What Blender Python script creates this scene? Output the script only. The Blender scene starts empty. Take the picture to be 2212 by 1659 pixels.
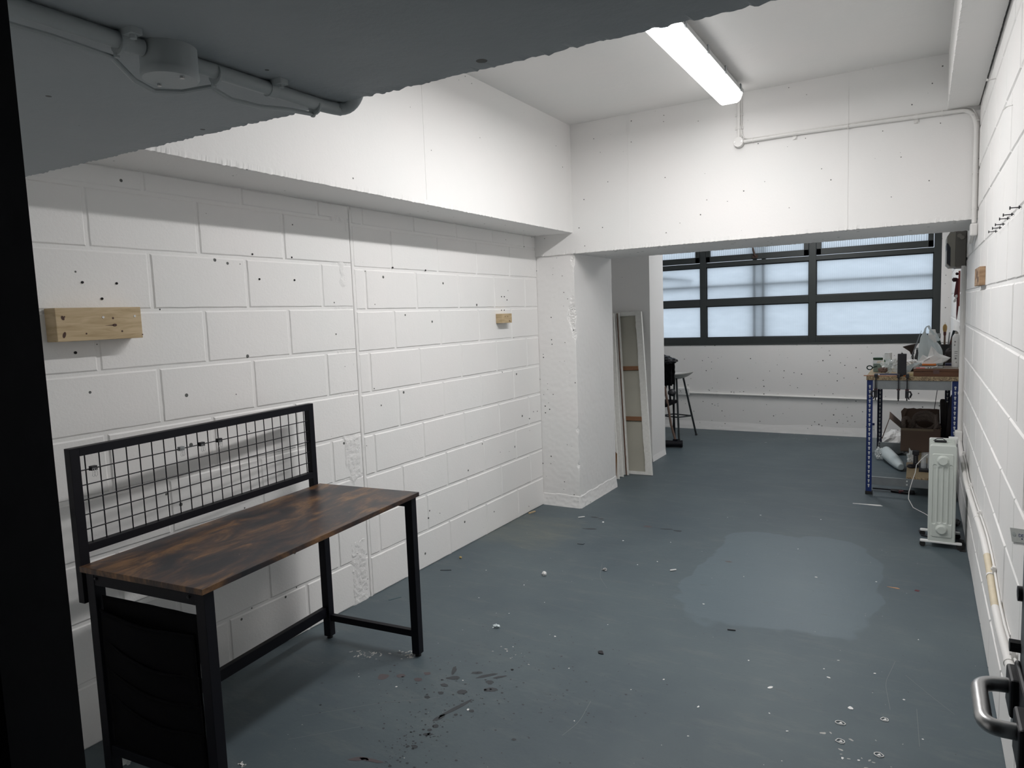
import bpy, math, random
from math import sin, cos, pi, radians as R
from mathutils import Vector, Matrix, noise
random.seed(7)
C = bpy.context.scene.collection
sc = bpy.context.scene

# ---------------------------------------------------------------- camera
cam = bpy.data.cameras.new('camera'); camo = bpy.data.objects.new('camera', cam); C.objects.link(camo)
yaw, pitch, roll = R(30.7197), R(-5.5962), R(-2.1146)
fwd = Vector((-sin(yaw)*cos(pitch), cos(yaw)*cos(pitch), sin(pitch)))
rt = Vector((cos(yaw), sin(yaw), 0)); up = rt.cross(fwd)
r2 = cos(roll)*rt + sin(roll)*up; u2 = -sin(roll)*rt + cos(roll)*up
M = Matrix.Identity(4)
for i in range(3):
    M[i][0] = r2[i]; M[i][1] = u2[i]; M[i][2] = -fwd[i]
M[0][3], M[1][3], M[2][3] = 2.5911, 0.0, 1.5122
camo.matrix_world = M
cam.sensor_width = 36; cam.lens = 36*1495.12/2212; cam.clip_start = 0.02
sc.camera = camo
# ---------------------------------------------------------------- world, exposure
w = bpy.data.worlds.new('world'); sc.world = w; w.use_nodes = True
bg = w.node_tree.nodes['Background']; bg.inputs[0].default_value = (0.76, 0.86, 0.98, 1); bg.inputs[1].default_value = 1.25
sc.view_settings.view_transform = 'Standard'; sc.view_settings.look = 'None'
sc.view_settings.exposure = 0.0; sc.view_settings.gamma = 1.0
LAMP = 100.0      # downward face of the diffuser; its sides glow far less
try:
    sc.cycles.use_denoising = True
    sc.cycles.max_bounces = 8; sc.cycles.diffuse_bounces = 5; sc.cycles.sample_clamp_indirect = 6
except Exception: pass

# ---------------------------------------------------------------- materials
def nt(name):
    m = bpy.data.materials.new(name); m.use_nodes = True
    n = m.node_tree; b = n.nodes['Principled BSDF']; return m, n, b
def N(n, t, **k):
    o = n.nodes.new(t)
    for a, v in k.items():
        if a.startswith('i_'): o.inputs[a[2:].replace('_', ' ')].default_value = v
        else: setattr(o, a, v)
    return o
def L(n, a, b): n.links.new(a, b)
def plain(name, col, rough=.5, metal=0, spec=.5, bump=0, bscale=80, var=0, vscale=12, trans=0, alpha=1):
    m, n, b = nt(name)
    b.inputs['Base Color'].default_value = (*col, 1); b.inputs['Roughness'].default_value = rough
    b.inputs['Metallic'].default_value = metal; b.inputs['Specular IOR Level'].default_value = spec
    if trans: b.inputs['Transmission Weight'].default_value = trans
    if alpha < 1: b.inputs['Alpha'].default_value = alpha
    if bump or var:
        tc = N(n, 'ShaderNodeTexCoord')
    if bump:
        t = N(n, 'ShaderNodeTexNoise', i_Scale=bscale, i_Detail=4.0); L(n, tc.outputs['Object'], t.inputs['Vector'])
        bp = N(n, 'ShaderNodeBump', i_Strength=1.0, i_Distance=bump); L(n, t.outputs['Fac'], bp.inputs['Height']); L(n, bp.outputs[0], b.inputs['Normal'])
    if var:
        t = N(n, 'ShaderNodeTexNoise', i_Scale=vscale, i_Detail=5.0); L(n, tc.outputs['Object'], t.inputs['Vector'])
        mx = N(n, 'ShaderNodeMix', data_type='RGBA'); mx.inputs[6].default_value = (*[max(0, c*(1-var)) for c in col], 1)
        mx.inputs[7].default_value = (*[min(1, c*(1+var)) for c in col], 1)
        L(n, t.outputs['Fac'], mx.inputs[0]); L(n, mx.outputs[2], b.inputs['Base Color'])
    return m
def paint_wall(name, col=(.855, .853, .84), fine=.0008, coarse=.003, pits=.5, pscale=9, pk=(.24, -.09), rough=.6):
    """white painted block or concrete: roller texture, dents and small dark pinholes"""
    m, n, b = nt(name); b.inputs['Roughness'].default_value = rough; b.inputs['Specular IOR Level'].default_value = .3
    tc = N(n, 'ShaderNodeTexCoord'); co = tc.outputs['Object']
    n1 = N(n, 'ShaderNodeTexNoise', i_Scale=90.0, i_Detail=5.0, i_Roughness=.7); L(n, co, n1.inputs['Vector'])
    n2 = N(n, 'ShaderNodeTexNoise', i_Scale=7.0, i_Detail=4.0); L(n, co, n2.inputs['Vector'])
    v = N(n, 'ShaderNodeTexVoronoi', i_Scale=float(pscale)); L(n, co, v.inputs['Vector'])
    # a pit at some cells only: cell colour decides, radius small
    sep = N(n, 'ShaderNodeSeparateColor'); L(n, v.outputs['Color'], sep.inputs[0])
    rad = N(n, 'ShaderNodeMath', operation='MULTIPLY'); L(n, sep.outputs[0], rad.inputs[0]); L(n, sep.outputs[1], rad.inputs[1])
    rr = N(n, 'ShaderNodeMath', operation='MULTIPLY_ADD'); L(n, rad.outputs[0], rr.inputs[0]); rr.inputs[1].default_value = pk[0]; rr.inputs[2].default_value = pk[1]
    lt = N(n, 'ShaderNodeMath', operation='LESS_THAN'); L(n, v.outputs['Distance'], lt.inputs[0]); L(n, rr.outputs[0], lt.inputs[1])
    a1 = N(n, 'ShaderNodeMath', operation='MULTIPLY'); L(n, n1.outputs['Fac'], a1.inputs[0]); a1.inputs[1].default_value = fine
    a2 = N(n, 'ShaderNodeMath', operation='MULTIPLY_ADD'); L(n, n2.outputs['Fac'], a2.inputs[0]); a2.inputs[1].default_value = coarse; L(n, a1.outputs[0], a2.inputs[2])
    a3 = N(n, 'ShaderNodeMath', operation='MULTIPLY_ADD'); L(n, lt.outputs[0], a3.inputs[0]); a3.inputs[1].default_value = -.003; L(n, a2.outputs[0], a3.inputs[2])
    bp = N(n, 'ShaderNodeBump', i_Strength=1.0, i_Distance=1.0); L(n, a3.outputs[0], bp.inputs['Height']); L(n, bp.outputs[0], b.inputs['Normal'])
    n3 = N(n, 'ShaderNodeTexNoise', i_Scale=2.2, i_Detail=3.0); L(n, co, n3.inputs['Vector'])
    c1 = N(n, 'ShaderNodeMix', data_type='RGBA'); c1.inputs[6].default_value = (col[0]*.96, col[1]*.975, col[2]*.975, 1); c1.inputs[7].default_value = (min(1, col[0]*1.03), col[1]*1.0, col[2]*1.0, 1)
    L(n, n3.outputs['Fac'], c1.inputs[0])
    c2 = N(n, 'ShaderNodeMix', data_type='RGBA'); c2.inputs[7].default_value = (.12, .125, .12, 1)
    L(n, lt.outputs[0], c2.inputs[0]); L(n, c1.outputs[2], c2.inputs[6]); L(n, c2.outputs[2], b.inputs['Base Color'])
    return m
W_block = paint_wall('painted_blockwork', fine=.0009, coarse=.002, pscale=16)
W_block2 = paint_wall('painted_blockwork_smooth', fine=.0006, coarse=.0015, pscale=16, pk=(.20, -.10))
W_conc = paint_wall('painted_concrete', fine=.0006, coarse=.0022, pscale=26, pk=(.28, -.07))
W_beam = paint_wall('painted_concrete_beam', fine=.0006, coarse=.0022, pscale=21, pk=(.34, -.055))
W_beam2 = paint_wall('painted_concrete_fine', fine=.0006, coarse=.0022, pscale=31, pk=(.27, -.095))
W_ceil = paint_wall('painted_soffit', col=(.84, .84, .825), fine=.0007, coarse=.004, pscale=9, pk=(.12, -.085))
W_rough = paint_wall('painted_rough_mortar', fine=.004, coarse=.01, pscale=60, pk=(.30, -.12))
M_nshade = paint_wall('shade_toned_soffit', col=(.38, .42, .44), fine=.0008, coarse=.006, pits=.45, pscale=12)  # white paint greyed: the near beam's shade is put into its colour
M_nshade_pipe = plain('shade_toned_pipe', (.44, .48, .49), .5, bump=.0004, bscale=120)  # white pipe and box under that beam, shade put into the colour too
M_pipe = plain('white_painted_pipe', (.78, .77, .75), .45, bump=.0004, bscale=120)
M_pipe_y = plain('yellowed_bare_conduit', (.66, .58, .43), .45, bump=.0004, bscale=100, var=.15, vscale=30)
M_black = plain('black_powder_coat', (.0045, .0045, .008), .5, spec=.22, bump=.0001, bscale=700)
M_blackfab = plain('black_fabric', (.004, .004, .005), .95, spec=.1, bump=.0006, bscale=400)
M_blackpl = plain('black_plastic', (.012, .012, .016), .5)
M_jamb = plain('black_painted_steel', (.010, .010, .014), .6, bump=.001, bscale=30, spec=.3)
M_frame = plain('grey_window_paint', (.032, .038, .038), .5, bump=.0006, bscale=60, var=.12, vscale=9)
M_frame_gap = plain('dark_rebate', (.012, .014, .016), .7)
M_steel = plain('brushed_steel', (.50, .50, .50), .33, metal=1, bump=.0004, bscale=60, var=.1, vscale=25)
M_galv = plain('galvanised_steel', (.34, .36, .37), .42, metal=.85, var=.12, vscale=25)
M_screw = plain('zinc_screw', (.55, .55, .55), .35, metal=1)
M_leaf = plain('grey_door_paint', (.13, .145, .155), .5, bump=.0003, bscale=90)
M_blue = plain('blue_shelving_paint', (.006, .022, .12), .45, var=.15, vscale=30)
M_navy = plain('dark_navy_shelving_paint', (.007, .012, .045), .5)
M_hole = plain('bare_slot_edge', (.62, .64, .64), .5)
M_dark = plain('drilled_hole', (.006, .006, .006), .9)
M_heater = plain('grey_heater_enamel', (.60, .64, .60), .42, bump=.0001, bscale=300)
M_whitepl = plain('white_plastic', (.76, .77, .76), .4)
M_rubber = plain('black_rubber', (.01, .01, .01), .7)
M_tray = plain('grey_light_tray', (.50, .51, .51), .5)
M_spine = plain('dull_metal_spine', (.10, .10, .10), .5, metal=.4, bump=.003, bscale=60, var=.5, vscale=40)
M_card = plain('brown_cardboard', (.19, .13, .10), .8, bump=.0005, bscale=150, var=.08, vscale=8)
M_card2 = plain('light_cardboard_edge', (.30, .24, .17), .8)
M_rope = plain('brown_rope', (.24, .19, .165), .9, bump=.0015, bscale=300, var=.2, vscale=90)
M_foam = plain('dark_foam', (.035, .028, .03), .8)
M_paper = plain('white_paper', (.74, .74, .73), .6)
M_cloth = plain('raw_canvas', (.42, .41, .35), .85, bump=.003, bscale=9, var=.10, vscale=5)
M_cwhite = plain('primed_canvas_edge', (.74, .74, .71), .8, bump=.002, bscale=40, var=.12, vscale=45)
M_cbrown = plain('brown_batten', (.22, .105, .05), .7, var=.2, vscale=30)
M_navyc = plain('navy_ink', (.012, .018, .10), .5)
M_label = plain('grey_label', (.36, .37, .35), .45, bump=.001, bscale=40)
M_cu = plain('beige_enclosure', (.26, .245, .215), .5, var=.05)
M_cud = plain('taupe_enclosure_side', (.145, .135, .12), .5)
M_red = plain('dark_red_strap', (.10, .012, .02), .6)
M_pinkred = plain('faded_red_webbing', (.30, .08, .07), .7)
M_green = plain('green_jar', (.035, .13, .05), .3)
M_greend = plain('dark_green_glass', (.012, .035, .03), .2)
M_orange = plain('orange_card', (.62, .17, .02), .5)
M_pink = plain('coral_pencil_tin', (.72, .13, .11), .5)
M_bluep = plain('blue_plastic', (.05, .16, .30), .4)
M_woodhd = plain('hammer_handle_wood', (.12, .075, .055), .6, var=.2, vscale=40)
M_skin = plain('tan_bristle', (.42, .27, .10), .7)
M_maroon = plain('maroon_handle', (.08, .02, .02), .4)
M_seat = plain('pale_moulded_seat', (.60, .59, .56), .5)
M_dirt = plain('dark_paint_splash', (.030, .036, .042), .5)
M_dirt2 = plain('reddish_paint_splash', (.085, .070, .075), .5)
M_slot = plain('socket_slot', (.02, .02, .02), .6)

def emis(name, col, s):
    m = bpy.data.materials.new(name); m.use_nodes = True; n = m.node_tree; n.nodes.clear()
    e = N(n, 'ShaderNodeEmission'); e.inputs[0].default_value = (*col, 1); e.inputs[1].default_value = s
    o = N(n, 'ShaderNodeOutputMaterial'); L(n, e.outputs[0], o.inputs[0]); return m
M_lamp = emis('lit_diffuser', (1.0, .982, .975), LAMP); M_lamp_side = emis('lit_diffuser_side', (1.0, .98, .97), LAMP*.035)

def clear_film(name, col=(.9, .95, .95), a=.35, rough=.15):
    m = bpy.data.materials.new(name); m.use_nodes = True; n = m.node_tree; n.nodes.clear()
    t = N(n, 'ShaderNodeBsdfTransparent'); g = N(n, 'ShaderNodeBsdfPrincipled')
    g.inputs['Base Color'].default_value = (*col, 1); g.inputs['Roughness'].default_value = rough
    mx = N(n, 'ShaderNodeMixShader'); mx.inputs[0].default_value = a
    o = N(n, 'ShaderNodeOutputMaterial'); L(n, t.outputs[0], mx.inputs[1]); L(n, g.outputs[0], mx.inputs[2]); L(n, mx.outputs[0], o.inputs[0]); return m
M_film = clear_film('clear_plastic_film', a=.42)
M_bag = clear_film('milky_carrier_bag', (.66, .74, .76), a=.88, rough=.35)
M_clear = clear_film('clear_plastic_bottle', (.75, .8, .82), a=.28, rough=.08)

def pane_mat(name, ribs):
    """frosted ribbed glazing that lets diffused daylight through"""
    m = bpy.data.materials.new(name); m.use_nodes = True; n = m.node_tree; n.nodes.clear()
    tc = N(n, 'ShaderNodeTexCoord'); co = tc.outputs['Object']
    ns = N(n, 'ShaderNodeTexNoise', i_Scale=3.0, i_Detail=6.0, i_Roughness=.65); mp = N(n, 'ShaderNodeMapping'); mp.inputs['Scale'].default_value = (1, 1, 3.5)
    L(n, co, mp.inputs[0]); L(n, mp.outputs[0], ns.inputs['Vector'])
    cr = N(n, 'ShaderNodeValToRGB'); cr.color_ramp.elements[0].position = .3; cr.color_ramp.elements[0].color = (.80, .85, .88, 1)
    cr.color_ramp.elements[1].position = .65; cr.color_ramp.elements[1].color = (.90, .95, .98, 1); L(n, ns.outputs['Fac'], cr.inputs[0])
    wv = N(n, 'ShaderNodeTexWave', i_Scale=ribs[0], bands_direction='X'); L(n, co, wv.inputs['Vector'])
    mx = N(n, 'ShaderNodeMix', data_type='RGBA', blend_type='MULTIPLY'); mx.inputs[0].default_value = ribs[1]
    L(n, cr.outputs[0], mx.inputs[6]); L(n, wv.outputs['Color'], mx.inputs[7])
    tr = N(n, 'ShaderNodeBsdfTranslucent'); L(n, mx.outputs[2], tr.inputs['Color'])
    gl = N(n, 'ShaderNodeBsdfGlossy'); gl.inputs['Roughness'].default_value = .25; gl.inputs[0].default_value = (.8, .8, .8, 1)
    a = N(n, 'ShaderNodeMixShader'); a.inputs[0].default_value = .05
    L(n, tr.outputs[0], a.inputs[1]); L(n, gl.outputs[0], a.inputs[2])
    o = N(n, 'ShaderNodeOutputMaterial'); L(n, a.outputs[0], o.inputs[0]); return m
M_pane = pane_mat('frosted_glazing', (16.0, .06)); M_pane2 = pane_mat('reeded_glazing', (14.0, .38))
M_facing = clear_film('glass_face', (.8, .85, .87), a=.06, rough=.1)

def floor_mat():
    m, n, b = nt('grey_floor_paint'); tc = N(n, 'ShaderNodeTexCoord'); co = tc.outputs['Object']
    n1 = N(n, 'ShaderNodeTexNoise', i_Scale=1.6, i_Detail=7.0, i_Roughness=.6); L(n, co, n1.inputs['Vector'])
    cr = N(n, 'ShaderNodeValToRGB'); e = cr.color_ramp.elements
    e[0].position = .3; e[0].color = (.062, .086, .102, 1); e[1].position = .72; e[1].color = (.092, .121, .132, 1); L(n, n1.outputs['Fac'], cr.inputs[0])
    # dust scuffs
    n2 = N(n, 'ShaderNodeTexNoise', i_Scale=5.0, i_Detail=8.0, i_Roughness=.75); mp = N(n, 'ShaderNodeMapping'); mp.inputs['Rotation'].default_value = (0, 0, .5); mp.inputs['Scale'].default_value = (.6, 2.2, 1)
    L(n, co, mp.inputs[0]); L(n, mp.outputs[0], n2.inputs['Vector'])
    r2 = N(n, 'ShaderNodeValToRGB'); r2.color_ramp.elements[0].position = .52; r2.color_ramp.elements[1].position = .80; r2.color_ramp.elements[1].color = (.35, .35, .35, 1); L(n, n2.outputs['Fac'], r2.inputs[0])
    c = N(n, 'ShaderNodeMix', data_type='RGBA'); L(n, r2.outputs[0], c.inputs[0]); L(n, cr.outputs[0], c.inputs[6]); c.inputs[7].default_value = (.20, .21, .195, 1)
    # paler, slightly glossier patch with its own ragged outline (an ellipse warped by noise)
    sp = N(n, 'ShaderNodeSeparateXYZ'); L(n, co, sp.inputs[0])
    wn = N(n, 'ShaderNodeTexNoise', i_Scale=2.0, i_Detail=3.0); L(n, co, wn.inputs['Vector'])
    def dist(cx, cy, rx, ry):
        a = N(n, 'ShaderNodeMath', operation='MULTIPLY_ADD'); L(n, sp.outputs[0], a.inputs[0]); a.inputs[1].default_value = 1/rx; a.inputs[2].default_value = -cx/rx
        q = N(n, 'ShaderNodeMath', operation='MULTIPLY_ADD'); L(n, sp.outputs[1], q.inputs[0]); q.inputs[1].default_value = 1/ry; q.inputs[2].default_value = -cy/ry
        a2 = N(n, 'ShaderNodeMath', operation='POWER'); L(n, a.outputs[0], a2.inputs[0]); a2.inputs[1].default_value = 4
        q2 = N(n, 'ShaderNodeMath', operation='POWER'); L(n, q.outputs[0], q2.inputs[0]); q2.inputs[1].default_value = 4
        s = N(n, 'ShaderNodeMath', operation='ADD'); L(n, a2.outputs[0], s.inputs[0]); L(n, q2.outputs[0], s.inputs[1])
        return s
    s = dist(1.95, 3.98, .50, .82)
    z = N(n, 'ShaderNodeMath', operation='MULTIPLY_ADD'); L(n, wn.outputs['Fac'], z.inputs[0]); z.inputs[1].default_value = 2.2; z.inputs[2].default_value = -.3
    mk = N(n, 'ShaderNodeMapRange'); mk.inputs[1].default_value = -.04; mk.inputs[2].default_value = .05
    df = N(n, 'ShaderNodeMath', operation='SUBTRACT'); L(n, z.outputs[0], df.inputs[0]); L(n, s.outputs[0], df.inputs[1]); L(n, df.outputs[0], mk.inputs[0])
    c2 = N(n, 'ShaderNodeMix', data_type='RGBA'); fm = N(n, 'ShaderNodeMath', operation='MULTIPLY'); L(n, mk.outputs[0], fm.inputs[0]); fm.inputs[1].default_value = .6
    L(n, fm.outputs[0], c2.inputs[0]); L(n, c.outputs[2], c2.inputs[6]); c2.inputs[7].default_value = (.104, .142, .164, 1)
    # beige dust swept against the foot of the left wall
    s3 = dist(.20, 4.15, .42, .42); z3 = N(n, 'ShaderNodeMath', operation='MULTIPLY_ADD'); L(n, n2.outputs['Fac'], z3.inputs[0]); z3.inputs[1].default_value = 3.2; z3.inputs[2].default_value = -.9
    d3 = N(n, 'ShaderNodeMath', operation='SUBTRACT'); L(n, z3.outputs[0], d3.inputs[0]); L(n, s3.outputs[0], d3.inputs[1])
    m3 = N(n, 'ShaderNodeMapRange'); m3.inputs[1].default_value = 0; m3.inputs[2].default_value = 1.4; m3.inputs[4].default_value = .65; L(n, d3.outputs[0], m3.inputs[0])
    c2b = N(n, 'ShaderNodeMix', data_type='RGBA'); L(n, m3.outputs[0], c2b.inputs[0]); L(n, c2.outputs[2], c2b.inputs[6]); c2b.inputs[7].default_value = (.155, .165, .135, 1); c2 = c2b
    # fine specks of dark and white paint
    v = N(n, 'ShaderNodeTexVoronoi', i_Scale=42.0); L(n, co, v.inputs['Vector']); se = N(n, 'ShaderNodeSeparateColor'); L(n, v.outputs['Color'], se.inputs[0])
    r_ = N(n, 'ShaderNodeMath', operation='MULTIPLY_ADD'); L(n, se.outputs[0], r_.inputs[0]); r_.inputs[1].default_value = .55; r_.inputs[2].default_value = -.43
    lt = N(n, 'ShaderNodeMath', operation='LESS_THAN'); L(n, v.outputs['Distance'], lt.inputs[0]); L(n, r_.outputs[0], lt.inputs[1])
    gg = N(n, 'ShaderNodeMath', operation='GREATER_THAN'); L(n, se.outputs[1], gg.inputs[0]); gg.inputs[1].default_value = .72
    sc2 = N(n, 'ShaderNodeMix', data_type='RGBA'); L(n, gg.outputs[0], sc2.inputs[0]); sc2.inputs[6].default_value = (.045, .05, .052, 1); sc2.inputs[7].default_value = (.38, .38, .36, 1)
    c3 = N(n, 'ShaderNodeMix', data_type='RGBA'); L(n, lt.outputs[0], c3.inputs[0]); L(n, c2.outputs[2], c3.inputs[6]); L(n, sc2.outputs[2], c3.inputs[7])
    # long dirty streaks of worn paint
    n4 = N(n, 'ShaderNodeTexNoise', i_Scale=11.0, i_Detail=6.0, i_Roughness=.7); L(n, mp.outputs[0], n4.inputs['Vector'])
    r4 = N(n, 'ShaderNodeValToRGB'); r4.color_ramp.elements[0].position = .62; r4.color_ramp.elements[1].position = .74; r4.color_ramp.elements[1].color = (.45, .45, .45, 1); L(n, n4.outputs['Fac'], r4.inputs[0])
    c4 = N(n, 'ShaderNodeMix', data_type='RGBA'); L(n, r4.outputs[0], c4.inputs[0]); L(n, c3.outputs[2], c4.inputs[6]); c4.inputs[7].default_value = (.060, .066, .066, 1)
    L(n, c4.outputs[2], b.inputs['Base Color'])
    ro = N(n, 'ShaderNodeMapRange'); L(n, mk.outputs[0], ro.inputs[0]); ro.inputs[3].default_value = .52; ro.inputs[4].default_value = .46; L(n, ro.outputs[0], b.inputs['Roughness'])
    b.inputs['Specular IOR Level'].default_value = .45
    n5 = N(n, 'ShaderNodeTexNoise', i_Scale=60.0, i_Detail=5.0); L(n, co, n5.inputs['Vector'])
    n6 = N(n, 'ShaderNodeTexNoise', i_Scale=6.0, i_Detail=3.0); L(n, co, n6.inputs['Vector'])
    a1 = N(n, 'ShaderNodeMath', operation='MULTIPLY'); L(n, n5.outputs['Fac'], a1.inputs[0]); a1.inputs[1].default_value = .0006
    a2 = N(n, 'ShaderNodeMath', operation='MULTIPLY_ADD'); L(n, n6.outputs['Fac'], a2.inputs[0]); a2.inputs[1].default_value = .0012; L(n, a1.outputs[0], a2.inputs[2])
    bp = N(n, 'ShaderNodeBump', i_Strength=1.0, i_Distance=1.0); L(n, a2.outputs[0], bp.inputs['Height']); L(n, bp.outputs[0], b.inputs['Normal'])
    return m
M_floor = floor_mat()

def desk_mat():
    m, n, b = nt('rustic_laminate'); tc = N(n, 'ShaderNodeTexCoord'); mp = N(n, 'ShaderNodeMapping'); mp.inputs['Scale'].default_value = (2.0, .8, 1); mp.inputs['Rotation'].default_value = (0, 0, -.22)
    L(n, tc.outputs['Object'], mp.inputs[0])
    a = N(n, 'ShaderNodeTexNoise', i_Scale=5.0, i_Detail=9.0, i_Roughness=.68, i_Distortion=.6); L(n, mp.outputs[0], a.inputs['Vector'])
    cr = N(n, 'ShaderNodeValToRGB'); e = cr.color_ramp.elements
    e[0].position = .40; e[0].color = (.012, .012, .016, 1); e[1].position = .66; e[1].color = (.26, .13, .05, 1)
    x = e.new(.46); x.color = (.034, .022, .022, 1); x = e.new(.52); x.color = (.070, .038, .026, 1); x = e.new(.58); x.color = (.150, .078, .036, 1)
    L(n, a.outputs['Fac'], cr.inputs[0])
    f = N(n, 'ShaderNodeTexNoise', i_Scale=22.0, i_Detail=6.0, i_Roughness=.7); mp2 = N(n, 'ShaderNodeMapping'); mp2.inputs['Scale'].default_value = (4.0, .5, 1); L(n, tc.outputs['Object'], mp2.inputs[0]); L(n, mp2.outputs[0], f.inputs['Vector'])
    r3 = N(n, 'ShaderNodeMapRange'); r3.inputs[1].default_value = .35; r3.inputs[2].default_value = .7; r3.inputs[3].default_value = .6; r3.inputs[4].default_value = 1.25; L(n, f.outputs['Fac'], r3.inputs[0])
    vm = N(n, 'ShaderNodeVectorMath', operation='SCALE'); L(n, cr.outputs[0], vm.inputs[0]); L(n, r3.outputs[0], vm.inputs['Scale'])
    # white scratches
    v = N(n, 'ShaderNodeTexVoronoi', i_Scale=55.0); L(n, tc.outputs['Object'], v.inputs['Vector']); se = N(n, 'ShaderNodeSeparateColor'); L(n, v.outputs['Color'], se.inputs[0])
    big = N(n, 'ShaderNodeTexNoise', i_Scale=4.0, i_Detail=2.0); L(n, tc.outputs['Object'], big.inputs['Vector'])
    q = N(n, 'ShaderNodeMath', operation='MULTIPLY'); L(n, se.outputs[0], q.inputs[0]); L(n, big.outputs['Fac'], q.inputs[1])
    r_ = N(n, 'ShaderNodeMath', operation='MULTIPLY_ADD'); L(n, q.outputs[0], r_.inputs[0]); r_.inputs[1].default_value = 1.0; r_.inputs[2].default_value = -.50
    lt = N(n, 'ShaderNodeMath', operation='LESS_THAN'); L(n, v.outputs['Distance'], lt.inputs[0]); L(n, r_.outputs[0], lt.inputs[1])
    c = N(n, 'ShaderNodeMix', data_type='RGBA'); L(n, lt.outputs[0], c.inputs[0]); L(n, vm.outputs[0], c.inputs[6]); c.inputs[7].default_value = (.35, .32, .3, 1); L(n, c.outputs[2], b.inputs['Base Color'])
    b.inputs['Roughness'].default_value = .36
    bp = N(n, 'ShaderNodeBump', i_Strength=.4, i_Distance=.0006); L(n, f.outputs['Fac'], bp.inputs['Height']); L(n, bp.outputs[0], b.inputs['Normal'])
    return m
M_desk = desk_mat()

def wood_mat(name, c1, c2, scale=(1, 6, 30), knots=((),)):
    m, n, b = nt(name); tc = N(n, 'ShaderNodeTexCoord'); mp = N(n, 'ShaderNodeMapping'); mp.inputs['Scale'].default_value = scale; L(n, tc.outputs['Object'], mp.inputs[0])
    a = N(n, 'ShaderNodeTexNoise', i_Scale=2.5, i_Detail=6.0, i_Distortion=.8); L(n, mp.outputs[0], a.inputs['Vector'])
    cr = N(n, 'ShaderNodeValToRGB'); e = cr.color_ramp.elements; e[0].position = .32; e[0].color = (*c2, 1); e[1].position = .62; e[1].color = (*c1, 1); L(n, a.outputs['Fac'], cr.inputs[0])
    L(n, cr.outputs[0], b.inputs['Base Color']); b.inputs['Roughness'].default_value = .65
    bp = N(n, 'ShaderNodeBump', i_Strength=.5, i_Distance=.001); L(n, a.outputs['Fac'], bp.inputs['Height']); L(n, bp.outputs[0], b.inputs['Normal'])
    return m
M_pine = wood_mat('pine', (.58, .45, .28), (.42, .31, .17), (3, 3, 22))
M_pine2 = wood_mat('aged_pine', (.44, .29, .17), (.22, .13, .07), (3, 3, 22))
M_knot = plain('wood_knot', (.06, .022, .012), .6)
M_wbox = wood_mat('dark_wooden_box', (.13, .055, .026), (.085, .036, .02), (2, 3, 12))
M_wbox_top = plain('worn_box_lid', (.16, .125, .095), .5, var=.25, vscale=12)
def chip_mat():
    m, n, b = nt('chipboard'); tc = N(n, 'ShaderNodeTexCoord'); v = N(n, 'ShaderNodeTexVoronoi', i_Scale=170.0); L(n, tc.outputs['Object'], v.inputs['Vector'])
    cr = N(n, 'ShaderNodeValToRGB'); e = cr.color_ramp.elements; e[0].color = (.10, .065, .04, 1); e[1].color = (.46, .36, .22, 1)
    se = N(n, 'ShaderNodeSeparateColor'); L(n, v.outputs['Color'], se.inputs[0]); L(n, se.outputs[0], cr.inputs[0]); L(n, cr.outputs[0], b.inputs['Base Color']); b.inputs['Roughness'].default_value = .8; return m
M_chip = chip_mat()
M_chiptop = plain('chipboard_face', (.36, .28, .17), .75, var=.12, vscale=60)

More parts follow.
